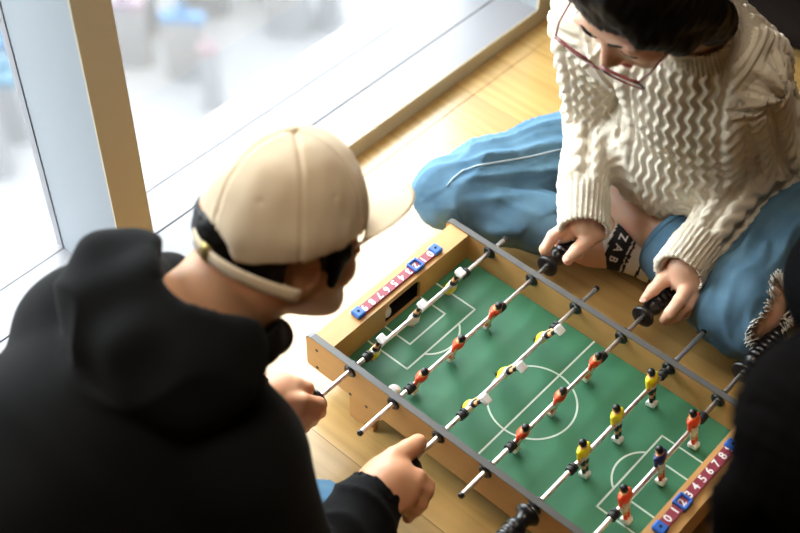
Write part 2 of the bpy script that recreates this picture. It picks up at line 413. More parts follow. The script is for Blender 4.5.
for px, py, key, wx, wy, lab in specs:
    p = at(px, py, GZ); s = np.linalg.norm(p-CAM)/F_PX; hh = 260
    t = empty('building', (p[0], p[1], GZ), lab, 'building', 'buildings far below')
    L, D = wx*s*.5, wy*s*.7
    b = MB(); b.box((-L, -D, 0), (L, D, hh)); q = b.build('wall', MC['paving'], t, local=True); 
    b = MB(); b.box((-L*1.03, -D*1.03, hh), (L*1.03, D*1.03, hh+30)); b.box((-L*.3, -D*.3, hh+30), (L*.2, D*.3, hh+70)); q = b.build('roof', MC[key], t, local=True)
    t.rotation_euler = (0, 0, math.radians(38))

# ------------------------------------------------------------------ the foosball table
ZF = 5.8; ZT = ZF+4.97; ZR = ZF+4.03; SP = 7.6
T = empty('foosball_table', (0, 0, 0), 'small tabletop foosball table of light wood with a green pitch, standing on the wooden floor', 'foosball table')
YI, YO = 13.9, 14.78
def side(sgn):
    y0, y1 = (YI, YO) if sgn > 0 else (-YO, -YI)
    c = .7
    prof = [(-27.1+c*.3, 4.5), (-19.2, 4.5), (-19.2, 0), (-14.9, 0), (-14.9, 2.4), (-13.2, 4.4), (13.2, 4.4), (14.9, 2.4), (14.9, 0), (19.2, 0), (19.2, 4.5), (27.0, 4.5),
            (27.1, 4.8), (27.1, ZT-c), (26.8, ZT-.25), (26.2, ZT-.05), (-26.2, ZT-.05), (-26.8, ZT-.25), (-27.1, ZT-c), (-27.1, 4.8)]
    V = [(x, y0, z) for x, z in prof]+[(x, y1, z) for x, z in prof]; n = len(prof)
    # caps as strips so the concave outline fills cleanly
    F = [[i, (i+1) % n, (i+1) % n+n, i+n] for i in range(n)]
    from mathutils.geometry import tessellate_polygon
    tri = tessellate_polygon([[Vector((x, 0, z)) for x, z in prof]])
    F += [list(t) for t in tri]+[[i+n for i in reversed(t)] for t in tri]
    p = mk('side_panel', V, F, M['maple'], T, False)
    e = MB()
    path = [(-27.16, ZT-c-.1), (-27.05, ZT-.45), (-26.75, ZT-.12), (-26.2, ZT+.03), (26.2, ZT+.03), (26.75, ZT-.12), (27.05, ZT-.45), (27.16, ZT-c-.1)]
    lower = [(x*.998, z-.14) for x, z in path]
    m_ = len(path); VV = [(x, y, z) for y in (y0-.03, y1+.03) for x, z in path+lower]
    k = 2*m_
    FF = []
    for i in range(m_-1):
        FF += [[i, i+1, i+1+k, i+k], [m_+i, m_+i+k, m_+i+1+k, m_+i+1], [i, m_+i, m_+i+1, i+1], [k+i, k+i+1, k+m_+i+1, k+m_+i]]
    FF += [[0, k, k+m_, m_], [m_-1, 2*m_-1, k+2*m_-1, k+m_-1]]
    q = mk('edge_strip', VV, FF, M['edge'], p, False); q['label'] = 'grey edge strip'
    for sx, sz in [(-25.14, 8.86), (-25.14, 5.19), (-19.05, 4.75), (-16.14, 4.6), (-15.1, 1.2), (25.14, 8.86), (25.14, 5.19), (19.05, 4.75), (16.14, 4.6)]:
        s = MB(); yy = y1 if sgn > 0 else y0
        s.lathe([(0, .26), (.05*sgn, .26), (.05*sgn, .12), (.02*sgn, .1)], (sx, yy, sz), 1, 12); s.build('screw', M['black'], p)
    return p
side(-1); side(1)
def end(sgn):
    # hollow end wall with a goal mouth
    X0, X1 = 22.95, 26.25
    w_ = MB()
    def bx(a, b): 
        xa, xb = sorted((sgn*a[0], sgn*b[0])); w_.box((xa, a[1], a[2]), (xb, b[1], b[2]))
    gm = 3.6; gz = 9.7
    bx((X0, -YI, 4.5), (X0+.5, -gm, ZT-.35)); bx((X0, gm, 4.5), (X0+.5, YI, ZT-.35)); bx((X0, -gm, gz), (X0+.5, gm, ZT-.35)); bx((X0, -gm, 4.5), (X0+.5, gm, ZF-.05))
    bx((X1-.5, -YI, 4.5), (X1, YI, ZT-.35)); bx((X0, -YI, ZT-.35), (X1, YI, ZT-.2))
    for s in (-1, 1):   # rounded upper corners of the goal mouth
        w_.prism([(s*gm, gz-.9), (s*(gm-.28), gz-.3), (s*(gm-.9), gz), (s*gm, gz)], 0, min(sgn*X0, sgn*(X0+.5)), max(sgn*X0, sgn*(X0+.5)))
    o = w_.build('end_panel', M['maple_y'], T)
    g = MB(); xa, xb = sorted((sgn*(X0+.5), sgn*(X1-.5))); g.box((xa, -gm-.3, 4.5), (xb, gm+.3, ZF-.1)); g.box((xa, -gm-.6, ZF-.1), (xb, -gm-.3, gz)); g.box((xa, gm+.3, ZF-.1), (xb, gm+.6, gz)); 
    g.box((xb-.1 if sgn > 0 else xa, -gm-.3, ZF-.1), (xb if sgn > 0 else xa+.1, gm+.3, gz))
    g.build('goal_pocket', M['hole'], o)
    return o
end(-1); end(1)
b = MB(); b.box((-22.95, -YI, 5.1), (22.95, YI, ZF)); fieldo = b.build('playing_field', M['felt'], T)
# painted lines
L = MB(); zz = ZF+.02; lw = .13
def seg(p, q):
    p = np.array(p, float); q = np.array(q, float); d = N(q-p); n_ = np.array([-d[1], d[0]])*lw; p = p-d*lw*.9; q = q+d*lw*.9
    L.add([(*(p+n_), zz), (*(p-n_), zz), (*(q-n_), zz), (*(q+n_), zz)], [[0, 1, 2, 3]])
def arc(c, r, a0, a1, n=48):
    V = []; 
    for i in range(n+1):
        a = math.radians(a0+(a1-a0)*i/n)
        for rr in (r-lw, r+lw): V.append((c[0]+rr*math.cos(a), c[1]+rr*math.sin(a), zz))
    L.add(V, [[2*i, 2*i+1, 2*i+3, 2*i+2] for i in range(n)])
seg((0, -YI), (0, YI)); arc((0, 0), 5.95, 0, 360, 72)
for s in (-1, 1):
    X = 22.9
    seg((s*X, -7.15), (s*(X-7.15), -7.15)); seg((s*(X-7.15), -7.15), (s*(X-7.15), 7.15)); seg((s*(X-7.15), 7.15), (s*X, 7.15))
    if s < 0 or True:
        seg((s*X, -3.7), (s*(X-4.6), -3.7)); seg((s*(X-4.6), -3.7), (s*(X-4.6), 3.7)); seg((s*(X-4.6), 3.7), (s*X, 3.7))
    a = math.degrees(math.asin(3.65/4.5)); cx = s*(X-7.15+4.5*math.cos(math.radians(a)))
    arc((cx, 0), 4.5, (180 if s > 0 else 0)-a, (180 if s > 0 else 0)+a, 24)
L.build('field_markings', M['line'], fieldo)

# lettering
FC = {}
def glyph(ch):
    if ch not in FC:
        cu = bpy.data.curves.new('t', 'FONT'); cu.body = ch; cu.size = 1; cu.align_x = 'CENTER'; cu.align_y = 'CENTER'; cu.extrude = .02; cu.offset = .018
        ob = bpy.data.objects.new('t', cu); COL.objects.link(ob); dg = bpy.context.evaluated_depsgraph_get(); dg.update()
        me = ob.evaluated_get(dg).to_mesh()
        FC[ch] = (np.array([v.co[:] for v in me.vertices]), [list(p.vertices) for p in me.polygons])
        ob.evaluated_get(dg).to_mesh_clear(); bpy.data.objects.remove(ob); bpy.data.curves.remove(cu)
    return FC[ch]
def text(mb, ch, c, ex, ey, size):
    V, F = glyph(ch); ez = np.cross(ex, ey); mb.add([np.array(c)+(v[0]*ex+v[1]*ey)*size+v[2]*size*ez for v in V], F)

def score(sgn):
    p = MB(); xs = 24.35*sgn; z = ZT-.2
    p.box((xs-.68, -6.9, z), (xs+.68, 8.2, z+.42))
    o = p.build('score_counter', M['maroon'], T)
    o['label'] = 'maroon score strip with white digits 0 to 9 on the %s end wall' % ('far' if sgn < 0 else 'near')
    for y in (-7.5, 8.3):
        c = MB(); c.box((xs-.85, y-.75, z), (xs+.85, y+.75, z+.75), 0, .18); c.build('end_cap', M['blue'], o)
        h = MB(); h.lathe([(0, .2), (.06, .2)], (xs, y, z+.74), 2, 12); h.build('cap_hole', M['hole'], o)
    ys_ = (-2.75 if sgn > 0 else 4.1)
    sl = MB(); sl.box((xs-.95, ys_-.95, z), (xs-.6, ys_+.95, z+.8), 0, .1); sl.box((xs+.6, ys_-.95, z), (xs+.95, ys_+.95, z+.8), 0, .1)
    sl.box((xs-.8, ys_-.95, z+.3), (xs+.8, ys_-.62, z+.8), 0, .1); sl.box((xs-.8, ys_+.62, z+.3), (xs+.8, ys_+.95, z+.8), 0, .1)
    sl.build('score_slider', M['blue'], o)
    d = MB()
    for i in range(10):
        y = -5.85+i*1.5 if sgn > 0 else 7.1-i*1.5
        if sgn > 0: ex, ey = np.array([0, 1., 0]), np.array([-1., 0, 0])
        else: ex, ey = np.array([0, -1., 0]), np.array([1., 0, 0])
        text(d, str(i), (xs, y, z+.44), ex, ey, 1.5)
    d.build('score_digits', M['white'], o)
    return o
score(-1); score(1)

# foosball figures: one shape, four liveries; the rod passes through the waist
def figure_fn(P):
    d = ell(P, (0, 0, 2.42), (.56, .54, .62))
    d = smin(d, cone(P, (0, 0, 2.0), (0, 0, 1.6), .28, .34), .15)
    d = smin(d, ell(P, (0, 0, 1.15), (.74, .98, .92)), .15)
    for s in (-1, 1):
        d = smin(d, cone(P, (0, s*.92, 1.5), (.12, s*1.12, .45), .3, .24), .12)
        d = smin(d, cone(P, (.12, s*1.12, .45), (.22, s*.8, -.15), .2, .17), .1)
        d = smin(d, cone(P, (0, s*.33, -.6), (0, s*.3, -1.5), .42, .33), .1)
        d = smin(d, cone(P, (0, s*.3, -1.5), (0, s*.28, -2.9), .32, .25), .1)
    d = smin(d, ell(P, (0, 0, .1), (.6, .68, .6)), .2)
    q = np.abs(P-np.array([-.12, 0, -3.25], np.float32))-np.array([.52, .42, .22], np.float32)
    bxd = np.linalg.norm(np.maximum(q, 0), axis=1)+np.minimum(q.max(1), 0)-.14
    return smin(d, bxd, .12)
figV, figF = snet(figure_fn, (-1.3, -1.7, -3.9), (1.3, 1.7, 3.3), .11); figC = figV[figF].mean(1)
def fig_idx(kind):
    z = figC[:, 2]; x = figC[:, 0]; y = figC[:, 1]; mi = np.full(len(z), 1)          # 0 hair 1 shirt 2 white 3 shorts 4 skin 5 sock
    mi[z > 1.85] = 4; mi[(z > 2.55) | ((z > 2.05) & (x > .08))] = 0
    mi[z < .35] = 2; mi[z < -.25] = 3; mi[z < -1.25] = 4; mi[z < -1.85] = 5; mi[z < -2.7] = 2
    mi[(z > -.2) & (z < .6) & (np.abs(y) > .8)] = 4
    return mi
liv = {'red': ('red', 'white', 'red', 'red-shirted player figure'), 'yellow': ('yellow', 'black', 'black', 'yellow-shirted player figure with black shorts'),
       'navy': ('navy', 'white', 'red', 'navy-shirted goalkeeper figure'), 'white': ('white', 'black', 'black', 'white-shirted goalkeeper figure')}
FM = {}
for k_, (a_, b_, c_, lab) in liv.items():
    me_o = mk('player_figure', figV, figF, [M['black'], M[a_], M['white'], M[b_], M['figskin'], M[c_]], None, True, fig_idx(k_), True)
    FM[k_] = me_o.data; bpy.data.objects.remove(me_o)

def handle_mesh(sgn):
    h = MB(); s = sgn
    pr = [(0, .5), (0, 1.45), (.12, 1.6), (.5, 1.62), (.75, 1.35), (1.2, .98), (1.9, .98), (2.3, 1.2)]
    for i in range(7): pr += [(2.5+i*.95, 1.27), (2.95+i*.95, 1.3), (3.05+i*.95, 1.16), (3.35+i*.95, 1.16)]
    pr += [(9.3, 1.2), (9.8, 1.05), (10.0, .6)]; pr = [(t, r*1.02) for t, r in pr]
    if s < 0: pr = [(-t, r) for t, r in pr]
    return h, pr
rods = [  # x, y of far end, y of near end, handle side, handle start, figures (kind, y, tilt deg), bumpers
    (-19.0, 17.43, -21.0, -1, -20.6, [('yellow', -9.84, 198), ('white', -1.84, 198), ('yellow', 5.94, 198)], (-11.52, 8.4)),
    (-11.4, 17.3, -21.1, 1, 17.1, [('red', -9.7, 17), ('red', -2.3, 17), ('red', 5.4, 17)], (-11.6, 7.0)),
    (-3.8, 18.79, -19.8, -1, -19.6, [('yellow', -7.94, -148), ('yellow', -.8, -146), ('yellow', 7.38, -148)], (-10.14, 9.3)),
    (3.8, 18.8, -19.47, 1, 18.6, [('red', -7.8, 11), ('red', -.1, 11), ('red', 7.5, 11)], (-9.81, 9.4)),
    (11.4, 22.3, -15.9, -1, -15.75, [('yellow', -4.8, -13), ('yellow', 2.3, -13), ('yellow', 10., -13)], (-7.3, 12.5)),
    (19.0, 19.5, -21.0, 1, 19.6, [('red', -6.7, -15), ('navy', .8, -15), ('red', 8.2, -15)], (-9.1, 10.1))]
for x, yf, yn, hs, hy, figs, bump in rods:
    r = MB(); y0, y1 = min(yf, yn), max(yf, yn)
    r.lathe([(y0, .25), (y0+.06, .315), (y1-.06, .315), (y1, .25)], (x, 0, ZR), 1, 20); rod = r.build('rod', M['steel'], T); auto(rod, 50)
    for sy in (-1, 1):
        bz = MB(); bz.lathe([(sy*(YI-.3), .42), (sy*(YI-.3), .8), (sy*(YI-.12), 1.0), (sy*YI, 1.0)][::sy], (x, 0, ZR), 1, 20)
        bz.lathe([(sy*YO, 1.0), (sy*(YO+.12), 1.0), (sy*(YO+.3), .8), (sy*(YO+.3), .42)][::sy], (x, 0, ZR), 1, 20); auto(bz.build('bushing', M['black'], rod))
    for yb in bump:
        bb = MB(); bb.lathe([(-.7, .42), (-.6, .62), (-.15, .66), (-.1, .5), (.1, .5), (.15, .66), (.6, .62), (.7, .42)], (x, yb, ZR), 1, 18); auto(bb.build('rubber_stop', M['rubber'], rod))
    e = MB(); ye = yf if hs < 0 else yn; s = 1 if hs < 0 else -1
    e.lathe([(-.3*s, .41), (.1*s, .41), (.22*s, .3)][::s], (x, ye, ZR), 1, 16); auto(e.build('end_plug', M['black'], rod))
    hm, pr = handle_mesh(hs); hm.lathe(pr if hs > 0 else pr, (x, hy, ZR), 1, 28); ho = hm.build('handle', M['black'], rod); auto(ho, 60); ho['label'] = 'black ribbed handle'
    for kind, y, tilt in figs:
        f = bpy.data.objects.new('player_figure', FM[kind]); COL.objects.link(f); f.parent = rod
        f.location = Vector((x, y, ZR))*K; f.rotation_euler = (0, math.radians(tilt), 0)
        f['label'] = liv[kind][3]+(' turned upside down' if tilt > 150 else ' lying flat in the air' if tilt < -90 else '')

b = MB(); b.sphere((-14.1, -11.6, ZF+.95), .95, seg=20, rings=12); o = b.build('ball', M['white'], None, True); tag(o, 'small white ball lying on the green pitch by the front panel', 'ball')
b = MB(); b.sphere((-24.3, -2.3, ZF+.95), .95, seg=20, rings=12); o = b.build('ball', M['white'], None, True); tag(o, 'small white ball resting inside the far goal mouth', 'ball')

# ------------------------------------------------------------------ people: shared head and hand shapes
def frame(Fv, Uv):
    """columns: left, forward, up"""
    Fv = N(Fv); Uv = N(Uv-np.dot(Uv, Fv)*Fv); return np.stack([np.cross(Uv, Fv), Fv, Uv], 1)
def head_sd(P, ears=1.):
    """a head about its centre: x left, y forward, z up"""
    ax = P.copy(); ax[:, 0] = np.abs(ax[:, 0])
    d = ell(P, (0, -.9, 2.2), (6.7, 8.3, 7.4))
    d = smin(d, ell(P, (0, 2.4, -2.6), (5.6, 5.7, 6.8)), 1.6)
    d = smin(d, ell(P, (0, 4.6, -7.7), (2.9, 2.6, 2.0)), 2.0)
    d = smin(d, cone(ax, (4.6, .5, -4.6), (1.6, 5.6, -8.2), 1.5, 1.3), 1.5)
    d = smin(d, ell(ax, (3.3, 5.3, -3.2), (2.1, 1.9, 1.8)), 1.4)
    d = smin(d, ell(ax, (2.5, 7.0, 1.2), (2.3, .9, .6)), .8)
    d = smax(d, -ell(ax, (2.7, 8.5, -.5), (1.9, 1.5, 1.15)), .8)
    d = smin(d, ell(ax, (2.75, 6.6, -.6), (1.45, 1.15, 1.0)), .25)
    d = smin(d, cone(P, (0, 7.3, -.1), (0, 9.2, -3.2), .65, .8), .8)
    d = smin(d, ell(ax, (.85, 8.5, -3.45), (.65, .75, .5)), .4)
    d = smin(d, ell(P, (0, 7.3, -5.6), (2.1, 1.0, .55)), .35); d = smin(d, ell(P, (0, 7.1, -6.5), (1.8, 1.0, .6)), .35)
    d = smax(d, -ell(P, (0, 8.3, -6.03), (1.7, .5, .1)), .15)
    e = ell(ax, (6.6, -.4, -1.4), (.7, 1.7, 2.7)); e = smax(e, -ell(ax, (7.5, -.1, -1.2), (.55, 1.0, 1.8)), .3)
    return smin(d, e, .5)
def hand_fn(palm, fingers, thumb, wrist):
    def fn(P):
        d = None
        for c, r, R in palm:
            e = ell(P, c, r, R); d = e if d is None else smin(d, e, 1.)
        d = smin(d, chain(P, wrist[0], wrist[1], .6), 1.2)
        for pts, rad in fingers:
            e = chain(P, pts, rad, .25); d = smin(d, e, .45)
        for pts, rad in thumb:
            e = chain(P, pts, rad, .3); d = smin(d, e, .6)
        return d
    return fn
def bounds(*pts, pad=3.):
    A = np.array(pts, float); return A.min(0)-pad, A.max(0)+pad
def fold_noise(V, sc, seed, amp):
    v = noise(V, sc, seed); return amp*(1-np.abs(v))**2
def along(V, pts):
    """nearest position on a polyline: (length along it, offset vector, distance, tangent)"""
    best = np.full(len(V), 1e9); s = np.zeros(len(V)); off = np.zeros((len(V), 3)); tg = np.zeros((len(V), 3)); acc = 0
    for a, b in zip(pts[:-1], pts[1:]):
        a = np.array(a, float); b = np.array(b, float); ba = b-a; L_ = np.linalg.norm(ba); t = np.clip((V-a)@ba/L_**2, 0, 1)
        o = V-a-t[:, None]*ba; d = np.linalg.norm(o, axis=1); k = d < best
        best[k] = d[k]; s[k] = acc+t[k]*L_; off[k] = o[k]; tg[k] = ba/L_; acc += L_
    return s, off, best, tg
def nails(parent, tips, m_):
    for p, n_, d_ in tips:
        n_ = N(n_); d_ = N(d_-np.dot(d_, n_)*n_); R = np.stack([np.cross(n_, d_), d_, n_], 1)
        q = MB(); q.sphere(p, (.42, .55, .12), R, 12, 8); q.build('fingernail', m_, parent, True)

# ------------------------------------------------------------------ the girl in the knitted sweater
G = empty('person', (-2, 52, 0), 'person in cream cable-knit sweater, ripped blue jeans and glasses sitting cross-legged, leaning over table', 'person')
gp = dict(pel=(-3, 57, 10), waist=(-4, 48, 18), chest=(-5, 39.5, 33), neck=(-4.4, 33.8, 44.2), shR=(-20.3, 34.5, 37.5), shL=(8.5, 37.5, 37.5))
# arms
wR = at(585, 219, 15.2); eR = at(592, 122, 19); sR = np.array(gp['shR'])
wL = at(686, 266, 15.2); eL = at(766, 162, 17); sL = at(742, 84, 37.5)
# legs
hR = at(650, 124, 10); kR = at(450, 193, 9.3); aR = at(592, 246, 4.5); fR = at(648, 262, 3.2)
hL = np.array((6, 56, 10.)); kL = at(742, 306, 10); aL = at(622, 200, 8.5); fL = at(530, 190, 4)
FG = N((-.02, -.76, -.65)); UG = N((-.06, -.65, .76))
RG = frame(FG, UG); HcG = at(597, 67, 49)-RG@np.array((0, 10.4, -1.7))
neckG = np.array(gp['neck'])
def g_body(P):
    q = (P-HcG)@RG
    d = head_sd(q)
    nk = cone(P, HcG+RG@np.array((0, -2.2, -4.)), neckG+(0, 1, -2), 4.2, 4.9); d = smin(d, nk, 1.5)
    d = smin(d, chain(P, [neckG+(0, 2, -4), gp['chest'], gp['waist'], gp['pel']], [5, 6.5, 7, 9], 4), 3)
    d = smin(d, chain(P, [sR+(2, 1, -2), sL+(-2, 1, -2)], [3.6, 3.6], 2), 3)
    for s, e, w_ in ((sR, eR, wR), (sL, eL, wL)): d = smin(d, chain(P, [s+(0, 0, -1), e, w_], [3.8, 3.1, 2.1], 1), 1.5)
    for h_, k_, a_, f_, rk in ((hR, kR, aR, fR, 4.0), (hL, kL, aL, fL, 5.6)):
        d = smin(d, chain(P, [h_, k_, (k_+a_)/2, a_], [5., rk, 3.6, 2.9], 1.), 1.)
        d = smin(d, cone(P, a_, f_, 2.9, 2.2), 1.2)
    return d
lo, hi = bounds(HcG, kR, kL, eL, eR, fR, fL, gp['pel'], pad=13); lo[2] = 0
big = snet(lambda P: g_body(P), lo, hi, .8); 
# head again, finely, over the coarse one
def g_head(P):
    q = (P-HcG)@RG; return smin(head_sd(q), cone(P, HcG+RG@np.array((0, -2.2, -4.)), neckG+(0, 1, -2), 4.2, 4.9), 1.5)
hv = snet(g_head, HcG-13, HcG+13, .32)
V0, F0 = big; keep = (np.linalg.norm(V0-HcG, axis=1) > 9.8); k4 = keep[F0].any(1)
z = 1.0
# girl's hands; R = her right (rod 2 handle), L = her left (rod 4 handle)
def P3(l): return [at(*p) for p in l]
RhX, LhX = -11.4, 3.8
gr = hand_fn([(at(592, 223, 14.0), (2.7, 2.8, 1.6), None)],
    [(P3([(573, 222, 14.5), (553, 236, 13.2), (545, 249, 11.6), (547, 259, 9.6)]), [.95, .88, .8, .66]),
     (P3([(581, 226, 14), (566, 236, 12.6)])+[np.array((-13.1, 22.4, 10.2)), np.array((-12.3, 22.0, 8.3)), np.array((-10.6, 21.6, 8.1))], [.95, .9, .8, .75, .66]),
     (P3([(590, 230, 13.2)])+[np.array((-12.5, 25.2, 12.0)), np.array((-13.1, 24.4, 10.2)), np.array((-12.3, 24.0, 8.2)), np.array((-10.2, 23.6, 8.0))], [.9, .85, .8, .75, .64]),
     ([np.array((-11.0, 28.5, 12.4)), np.array((-12.3, 27.4, 11.4)), np.array((-12.6, 26.6, 9.6)), np.array((-11.0, 26.0, 8.4))], [.8, .75, .7, .6])],
    [(P3([(606, 224, 14.3), (590, 238, 13.6), (577, 250, 12.7), (568, 259, 11.9)]), [1.25, 1.1, .98, .8])],
    ([wR+N(wR-eR)*-3, wR, at(588, 222, 14.3)], [2.3, 2.25, 2.4]))
gl = hand_fn([(at(690, 277, 13.4), (2.6, 2.9, 1.8), None)],
    [(P3([(690, 284, 13.8), (680, 300, 13.2), (670, 313, 11.6), (664, 320, 9.9)]), [1.0, .92, .82, .62]),
     (P3([(697, 288, 12.9), (687, 305, 12.1), (677, 316, 10.2), (668, 321, 8.4)]), [.98, .9, .8, .64]),
     (P3([(700, 289, 12.2), (695, 304, 11.2), (686, 313, 9.2), (677, 317, 7.8)]), [.92, .86, .76, .62]),
     (P3([(699, 287, 11.4), (699, 299, 10.2), (693, 307, 8.4), (686, 311, 7.4)]), [.8, .75, .66, .55])],
    [(P3([(671, 272, 13.6), (662, 281, 13.0), (653, 290, 12.2), (644, 299, 11.4)]), [1.2, 1.0, .85, .55])],
    ([wL+N(wL-eL)*-3, wL, at(688, 272, 14.2)], [2.3, 2.25, 2.4]))
hR_ = snet(gr, *bounds(wR, at(547, 259, 9), at(606, 224, 12), (-10, 22, 7), pad=3.6), .2)
hL_ = snet(gl, *bounds(wL, at(664, 322, 9), at(700, 290, 8), at(644, 299, 11), pad=3.6), .2)
V, Fq = join([(V0, F0[k4]), hv, hR_, hL_])
gb = mk('body', V, Fq, M['skin'], G)
tips = [(at(643, 300, 11.9), UP*.6-FW*.6, at(644, 299, 11.4)-at(653, 290, 12.2)), (at(566.5, 259, 12.6), np.array((.2, -.3, .9)), at(568, 259, 11.9)-at(577, 250, 12.7)),
        (at(545.5, 258, 10.2), np.array((-.7, -.5, .2)), at(547, 259, 9.6)-at(545, 249, 11.6))]
nails(gb, tips, M['nail'])
# face details
def hl(p, R=RG, c=HcG): return c+R@np.array(p, float)
q = MB(); q.sphere(hl((0, 8.02, -5.62)), (1.75, .42, .36), RG, 16, 8); q.sphere(hl((0, 7.88, -6.45)), (1.55, .42, .42), RG, 16, 8); q.build('lips', M['lip'], gb, True)
for s in (-1, 1):
    q = MB(); q.tube([hl((s*(1.2+.55*i), 8.0-.10*i*i*.35-.05*i, 1.35+.28*math.sin(i*.62))) for i in range(7)], [(.09, .17)]*7, 8, flat=RG[:, 1]); q.build('eyebrow', M['hair'], gb, True)
    q = MB(); q.tube([hl((s*(1.5+.42*i), 7.72-.06*(i-3)**2*.5, -1.05-.1*math.sin(i*.5))) for i in range(7)], .09, 6); q.build('eyelashes', M['hair'], gb, True)
# hair: crown, parting, tied back
def g_hair(P):
    q = (P-HcG)@RG
    d = ell(q, (0, -1.6, 3.0), (7.7, 8.9, 7.9))
    d = smax(d, -ell(q, (-1.2, 9.8, -4.6), (5.9, 6.8, 7.2)), .8)
    d = smax(d, -(q[:, 2]+4.2+.25*q[:, 1]), 1.)
    ax = np.abs(q[:, 0]); 
    d = smin(d, cone(q, (6.4, 3.0, 1.5), (6.3, -1.5, -3.), 1.3, 1.6), 1.4); d = smin(d, cone(q, (-6.4, 3.0, 1.5), (-6.3, -1.5, -3.), 1.3, 1.6), 1.4)
    for s in (-1, 1): d = smin(d, chain(q, [(s*6.9, 1.2, 1), (s*6.9, -1.0, -3.5), (s*6.0, -1.6, -8.8)], [1.5, 2.3, 2.9], 1), 1.6)
    d = smin(d, chain(q, [(0, -6, 0), (0, -5.5, -6), (0, -6, -11)], [5, 5, 4], 1), 2)
    d = smin(d, chain(q, [(1.5, 4.5, 7.5), (5.2, 5.4, 3.0), (6.6, 3.2, -2.5), (6.4, -1, -7)], [1.4, 1.5, 1.7, 1.8], 1), 1.3); d = smin(d, chain(q, [(-1.5, 5.0, 7.2), (-5.4, 4.6, 3.4), (-6.8, 1.5, -1)], [1.2, 1.1, 1.4], 1), 1.3)
    b_ = chain(q, [(0, -8., 2), (0, -11.5, .5), (1, -13.5, -3.5), (1.5, -14, -10)], [3., 3.2, 3.0, 1.6], 1.5)
    return smin(d, b_, 1.5)
def hair_disp(R, c, n=70, a=.05):
    def f(V):
        q = (V-c)@R; an = np.arctan2(q[:, 0], q[:, 2]+6.); return a*np.sin(an*n+2*noise(V, 9, 5, 6))+.08*noise(V, 2.2, 9, 8)
    return f
body('hair', g_hair, HcG-20, HcG+20, .35, M['hair'], G, disp=hair_disp(RG, HcG))
# glasses: thin rim, dark red bridge bar, two lenses
gz = -1.6; gl_ = empty('g', (0, 0, 0)); bpy.data.objects.remove(gl_)
q = MB(); rimp = []
for s in (-1, 1):
    c = (s*3.35, 10.3, gz-.3); ring = []
    for i in range(29):
        a = 2*math.pi*i/28; sx, sz = math.cos(a), math.sin(a); ex = 4.
        r_ = (abs(sx)**ex+abs(sz)**ex)**(-1/ex); x_ = c[0]+2.75*r_*sx; zz_ = c[2]+1.6*r_*sz
        ring.append(hl((x_, 10.35-.014*x_*x_, zz_)))
    rimp.append(ring); q.tube(ring, .13, 6)
q.tube([hl((-.7, 10.4, gz+.3)), hl((0, 10.65, gz+.55)), hl((.7, 10.4, gz+.3))], .16, 6)
for s in (-1, 1): q.tube([hl((s*x_, 10.4-.014*x_*x_, gz+1.3)) for x_ in (.9, 2, 3.4, 4.8, 6.0)], .24, 6)
gf = q.build('glasses', M['frame'], G, True)
for s in (-1, 1):
    q = MB(); q.tube([hl((s*6.05, 9.8, gz+1.2)), hl((s*6.7, 8.2, gz+1.2)), hl((s*7.2, 2.5, gz+.9)), hl((s*7.3, -1.5, gz+.6)), hl((s*7., -3.6, gz-1.4))], .14, 6); q.build('temple_arm', M['frame'], gf, True)
for ring in rimp:
    c = sum(ring[:-1])/28; V = ring[:-1]+[c]; q = MB(); q.add(V, [[i, (i+1) % 28, 28] for i in range(28)]); q.build('lens', M['lens'], gf, True)

# sweater
neckR = N(neckG-np.array(gp['chest']))
spG = [np.array(gp[k]) for k in ('pel', 'waist', 'chest', 'neck')]
def g_sweat(P):
    d = chain(P, [spG[3]+(0, 2.5, -3.5), spG[2]+(0, .5, 0), spG[1]+(0, -1, 1), spG[0]+(0, -1, 1)], [7.8, 9.8, 11., 11.8], 4)
    d = smin(d, ell(P, at(668, 148, 19), (11, 9, 10.5)), 3.)
    d = smax(d, -(P[:, 2]-7.), 1.)
    d = smin(d, chain(P, [sR+(2.5, 0, -1), (sR+sL)/2+(0, 1, 1.5), sL+(-2.5, 0, -1)], [6.0, 7.3, 5.6], 3), 3.)
    for s, e, w_, r3 in ((sR, eR, wR, 3.5), (sL, eL, wL, 4.5)):
        dr = N(w_-e); c = w_+dr*2.0
        a = chain(P, [s, e, w_-dr*3.2], [5.5, r3, 3.5], 2.)
        a = smin(a, chain(P, [w_-dr*3.2, c], [3.7, 3.6], .5), 1.2)
        a = smax(a, (P-c)@dr.astype(np.float32), .3)
        a = smax(a, -(cone(P, w_-dr*.5, c+dr*4, 2.8, 3.2)), .2)
        d = smin(d, a, 1.6)
    # collar
    col = cone(P, neckG+neckR*-1, neckG+neckR*4.6, 5.9, 5.0); col = smax(col, (P-(neckG+neckR*4.4))@neckR.astype(np.float32), .4)
    d = smin(d, col, 1.)
    d = smax(d, -cone(P, neckG-neckR*0., neckG+neckR*9, 4.3, 4.6), .4)
    return d
FWG = N(np.cross(np.cross(spG[3]-spG[1], sL-sR), spG[3]-spG[1])); 
tdir = N(spG[3]-spG[1]); SDG = N(sL-sR); SDG = N(SDG-tdir*np.dot(SDG, tdir)); FWG = np.cross(tdir, SDG)*-1
if FWG[1] > 0: FWG = -FWG
def rope(u, v, w_=1.5, per=5.2, amp=.55):
    """two crossing strands about u=0"""
    o = np.zeros(len(u))
    for ph in (0, math.pi):
        c = w_*.5*np.sin(2*math.pi*v/per+ph); r_ = w_*.62; k = 1-((u-c)/r_)**2; o = np.maximum(o, np.sqrt(np.clip(k, 0, 1))*(1+.25*np.cos(2*math.pi*v/per+ph)))
    return amp*o-amp*.45*np.exp(-((np.abs(u)-w_*1.15)/.35)**2)
